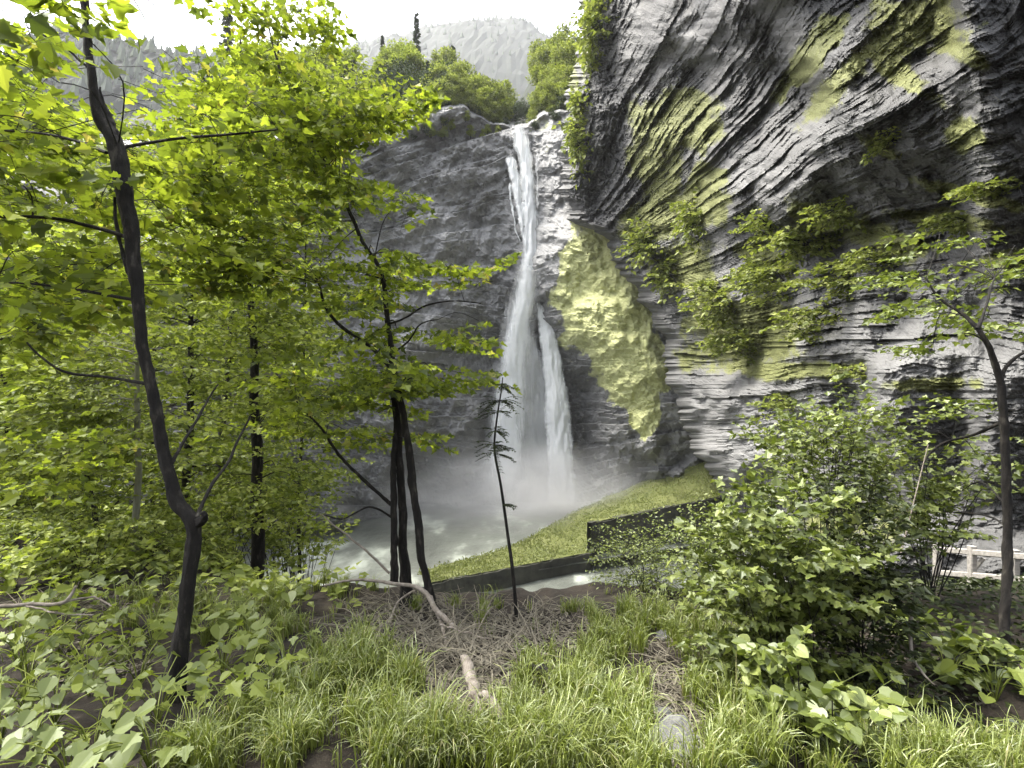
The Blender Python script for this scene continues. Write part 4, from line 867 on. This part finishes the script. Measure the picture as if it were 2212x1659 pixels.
spots = [(20, 1180), (120, 1160), (240, 1170), (330, 1200), (480, 1230), (560, 1290), (450, 1310), (150, 1240), (300, 1290), (60, 1480), (270, 1440), (120, 1560), (200, 1640), (340, 1560), (30, 1390), (500, 1370), (590, 1510), (100, 1350), (170, 1460), (380, 1250), (90, 1640), (240, 1600), (60, 1540), (330, 1680), (190, 1500), (40, 1450), (300, 1480), (130, 1410), (480, 1460), (560, 1420), (530, 1530), (440, 1400), (60, 1350), (250, 1350), (160, 1300), (500, 1600), (610, 1330), (20, 1280), (330, 1400), (420, 1640), (150, 1700), (620, 1460), (0, 1600), (230, 1250), (90, 1230), (1850, 1600), (1780, 1560), (2050, 1480), (1960, 1560), (2150, 1520)]
for i, (px, py) in enumerate(spots):
    near_ = 'at the bottom left corner' if px < 350 and py > 1560 else 'right of the big trunk base' if 400 < px < 700 else 'left of the big trunk' if px < 400 else 'beside the dark hollow on the right'
    broad_plant('plant with broad green leaves ' + near_, px, py, 16, 0.095 if py > 1400 else 0.115, 0.32)

# ------------------------------------------------------------------ dead wood, litter, stones
lt = MB()
def litter(cx, cy, rx, ry, n, l0, l1):
    for i in range(n):
        a_ = random.random() * 2 * pi; r_ = math.sqrt(random.random()); g = ground_hit(cx + rx * r_ * cos(a_), cy + ry * r_ * sin(a_))
        az = random.random() * pi; L = random.uniform(l0, l1); d = np.array([cos(az), sin(az), random.uniform(-.15, .35)]); m = g + [0, 0, 0.03]
        q_ = random.choice((1, 1, 1, 1.8)); tube(lt, np.stack([m - d * L / 2, m + rnd(1, .03)[0], m + d * L / 2]), [0.0025 * q_, 0.003 * q_, 0.0015 * q_], 3, False)
for a_ in ((900, 1350, 190, 70, 260, .2, .8), (1000, 1480, 90, 110, 420, .1, .4), (1080, 1390, 120, 60, 200, .2, .6), (1200, 1350, 130, 50, 200, .1, .5), (150, 1310, 130, 30, 120, .2, .6), (1450, 1580, 60, 120, 260, .08, .3), (200, 1420, 130, 70, 100, .1, .4), (1430, 1440, 40, 60, 80, .1, .3), (950, 1600, 100, 60, 120, .1, .3), (1850, 1500, 200, 100, 60, .1, .4)):
    litter(*a_)
for i in range(46):
    g = ground_hit(random.uniform(780, 1180), random.uniform(1300, 1450)); az = random.random() * 2 * pi; L = random.uniform(.3, .9); d = np.array([cos(az), sin(az), 0])
    P_ = np.stack([g + [0, 0, .01], g + d * L * .35 + [0, 0, random.uniform(.05, .22)], g + d * L * .7 + rnd(1, .05)[0] + [0, 0, random.uniform(.05, .2)], g + d * L + [0, 0, random.uniform(-.05, .1)]])
    tube(lt, smoothpath(P_, 9), np.linspace(.006, .002, 9), 4, False)
for a_ in ((1000, 1480, 110, 120, 500), (1450, 1600, 70, 90, 350), (900, 1360, 150, 50, 300), (1160, 1370, 110, 50, 200), (200, 1430, 130, 60, 250), (1950, 1500, 200, 90, 250)):
    G = []
    for i in range(a_[4]):
        t_ = random.random() * 2 * pi; r_ = math.sqrt(random.random()); G.append(ground_hit(a_[0] + a_[2] * r_ * cos(t_), a_[1] + a_[3] * r_ * sin(t_)))
    G = np.array(G); put_leaves(lt, 'oval', G + [0, 0, .015], rnd(len(G)) * [1, 1, .3], np.array([[0, 0, 1.0]]) + rnd(len(G), .4), 0.03 + 0.04 * rng.random(len(G)))
tag(link('dry_litter', lt.mesh('dry_litter', M_twig)), 'pale dry twigs and straw lying on the soil', 'litter', kind='stuff')
def branch_obj(name, label, path, wd, mat=M_dead, cat='branch', subs=()):
    base = D(*path[0]); root = tag(empty(name, base), label, cat)
    for i, (pa, wi) in enumerate([(path, wd)] + list(subs)):
        P = np.array([D(*q) for q in pa]); R = np.array(wi) / 2 / F * P[:, 1]; PR = smoothpath(np.concatenate([P, R[:, None]], 1), 24)
        t_ = MB(); tube(t_, PR[:, :3] - base + np.stack([f2(np.arange(24.), 0 * np.arange(24.), 3, 2, i + base[0])] * 3, -1) * 0.008, np.maximum(PR[:, 3], .001), 7); link('stem' if i == 0 else 'side_branch', t_.mesh('stem', mat, True), root)
    return root
branch_obj('dead_branch', 'bare pale branch curving down from the three-stemmed tree to the twig litter', [(700, 1265, 5.2), (780, 1252, 5.2), (860, 1262, 5.1), (915, 1275, 5), (950, 1325, 4.7), (985, 1360, 4.5)], [4, 6, 8, 10, 12, 10], subs=[([(840, 1240, 5.2), (790, 1190, 5.2), (740, 1150, 5.2), (690, 1110, 5.2)], [6, 5, 4, 2]), ([(900, 1275, 5), (860, 1300, 5), (830, 1370, 4.6)], [5, 4, 3])])
branch_obj('dead_branch', 'thin bare twig arching low over the litter in the centre', [(930, 1290, 5), (950, 1340, 4.7), (965, 1400, 4.3), (985, 1450, 4)], [9, 8, 7, 5], subs=[([(950, 1350, 4.6), (1020, 1370, 4.3), (1060, 1380, 4.2)], [4, 3, 2])])
branch_obj('dead_branch', 'grey fallen branch leaning diagonally in front of the right-hand bushes', [(1945, 1200, 4.4), (1965, 1120, 4.5), (1990, 1020, 4.6), (2005, 960, 4.7)], [3, 3, 2, 2])
branch_obj('dead_branch', 'curved pale twig hanging at the dark hollow on the lower right', [(2268 - 300, 1330, 3.8), (1968, 1400, 3.7), (1990, 1450, 3.5), (2020, 1480, 3.4)], [9, 7, 5, 3])
branch_obj('dead_branch', 'grey fallen branch lying across the left slope', [(-40, 1312, 4.2), (80, 1306, 4.3), (140, 1300, 4.3), (165, 1265, 4.4)], [9, 8, 8, 5], subs=[([(140, 1300, 4.3), (200, 1290, 4.4), (240, 1310, 4.3)], [5, 4, 3]), ([(60, 1307, 4.2), (120, 1325, 4.1), (200, 1330, 4.1)], [4, 4, 2])])
def rock(label, px, py, s, mat=M_stone, name='stone', sz=(1, 1, .6), cat='rock'):
    g = ground_hit(px, py); u = np.linspace(0, pi, 16); vv = np.linspace(0, 2 * pi, 25); U, VV = np.meshgrid(u, vv, indexing='ij')
    n = np.stack([np.sin(U) * np.cos(VV), np.sin(U) * np.sin(VV), np.cos(U)], -1); n[:, -1] = n[:, 0]
    q = np.round(n * 1.6 + px) ; P = n * s * np.array(sz) * (1 + .3 * fbm(n * 1.6 + px, 3)[..., None]); mb = MB(); mb.add(P, gridfaces(16, 25))
    return tag(link(name, mb.mesh(name, mat, False), None, g + [0, 0, s * .1]), label, cat)
rock('pale angular stone in the bare patch at the bottom right of centre', 1455, 1600, .13); rock('small pale stone below the first, at the bottom edge', 1480, 1650, .10, sz=(1.2, .8, .6))
rock('small grey stone behind the pale ones in the bare patch', 1440, 1560, .08); rock('round pale stone between grass tufts in the middle', 1435, 1380, .07)
branch_obj('fallen_log', 'short broken pale log stump poking out of the litter', [(1040, 1540, 3.1), (1025, 1490, 3.2), (1010, 1440, 3.35), (1003, 1412, 3.4)], [34, 28, 26, 14], cat='log')
branch_obj('fallen_log', 'small pale wood piece lying below the broken stump', [(1075, 1548, 2.9), (1062, 1520, 2.95), (1040, 1495, 3.0)], [30, 26, 14], cat='log')
branch_obj('fallen_log', 'dark half-buried log between the grass tufts', [(1130, 1450, 3.5), (1170, 1445, 3.5), (1200, 1480, 3.4), (1215, 1500, 3.3)], [16, 22, 20, 10], M_bark, cat='log')

# timber railing of the walkway at the foot of the rock wall
def box(mb, c0, c1, wy, hz):
    c0 = np.asarray(c0); c1 = np.asarray(c1); d = c1 - c0; d /= np.linalg.norm(d); s_ = np.cross(d, [0, 0, 1.0]); 
    if np.linalg.norm(s_) < .1: s_ = np.array([0, 1.0, 0])
    s_ /= np.linalg.norm(s_); u_ = np.cross(s_, d); b = 0.012
    prof = [(-wy + b, -hz), (wy - b, -hz), (wy, -hz + b), (wy, hz - b), (wy - b, hz), (-wy + b, hz), (-wy, hz - b), (-wy, -hz + b)]
    v = np.array([[c + s_ * a_ + u_ * h_ for a_, h_ in prof] for c in (c0, c1)]).reshape(-1, 3)
    mb.addm(v, [[i, (i + 1) % 8, 8 + (i + 1) % 8, 8 + i] for i in range(8)] + [list(range(8))[::-1], list(range(8, 16))])
rl0 = D(2025, 1196, 8.5); rail = tag(empty('timber_railing', rl0), 'pale weathered timber railing of a walkway in front of the layered wall', 'railing')
def rp(name, a_, b_, wy, hz): m = MB(); box(m, a_ - rl0, b_ - rl0, wy, hz); link(name, m.mesh(name, M_plank), rail)
rp('rail', D(2020, 1186, 8.9), D(2330, 1212, 6.9), .03, .045); rp('rail', D(2020, 1236, 8.9), D(2330, 1262, 6.9), .03, .045)
for (x, ya, yb, Y) in ((2035, 1178, 1310, 8.75), (2112, 1184, 1330, 8.2), (2205, 1192, 1350, 7.6), (2310, 1200, 1380, 7.0)): rp('post', D(x, yb, Y) + [0, .1, 0], D(x, ya, Y) + [0, .1, 0], .05, .05)
rp('brace', D(2060, 1262, 8.6) + [0, -.12, 0], D(2110, 1200, 8.3) + [0, -.12, 0], .02, .03)

# ------------------------------------------------------------------ haze
hm, hn, ho = newmat('haze')
hv = N(hn, 'ShaderNodeVolumePrincipled'); hv.inputs['Color'].default_value = (0.93, 0.95, 1.0, 1); hv.inputs['Density'].default_value = 0.00012; hv.inputs['Anisotropy'].default_value = 0.2
hn.links.new(hv.outputs[0], ho.inputs['Volume'])
mb = MB(); c = np.array([[x, y, z] for z in (-28, 1) for y in (-1, 1) for x in (-1, 1)], float)
lo = np.array([-3600, -80, -42.]); hi = np.array([4000, 2500, 1300.])
v = np.array([[[lo[0], hi[0]][i], [lo[1], hi[1]][j], [lo[2], hi[2]][k]] for k in (0, 1) for j in (0, 1) for i in (0, 1)])
mb.add(v, [[0, 2, 3, 1], [4, 5, 7, 6], [0, 1, 5, 4], [2, 6, 7, 3], [0, 4, 6, 2], [1, 3, 7, 5]])
USE_HAZE = True
if USE_HAZE:
    tag(link('haze', mb.mesh('haze', hm)), kind='stuff')
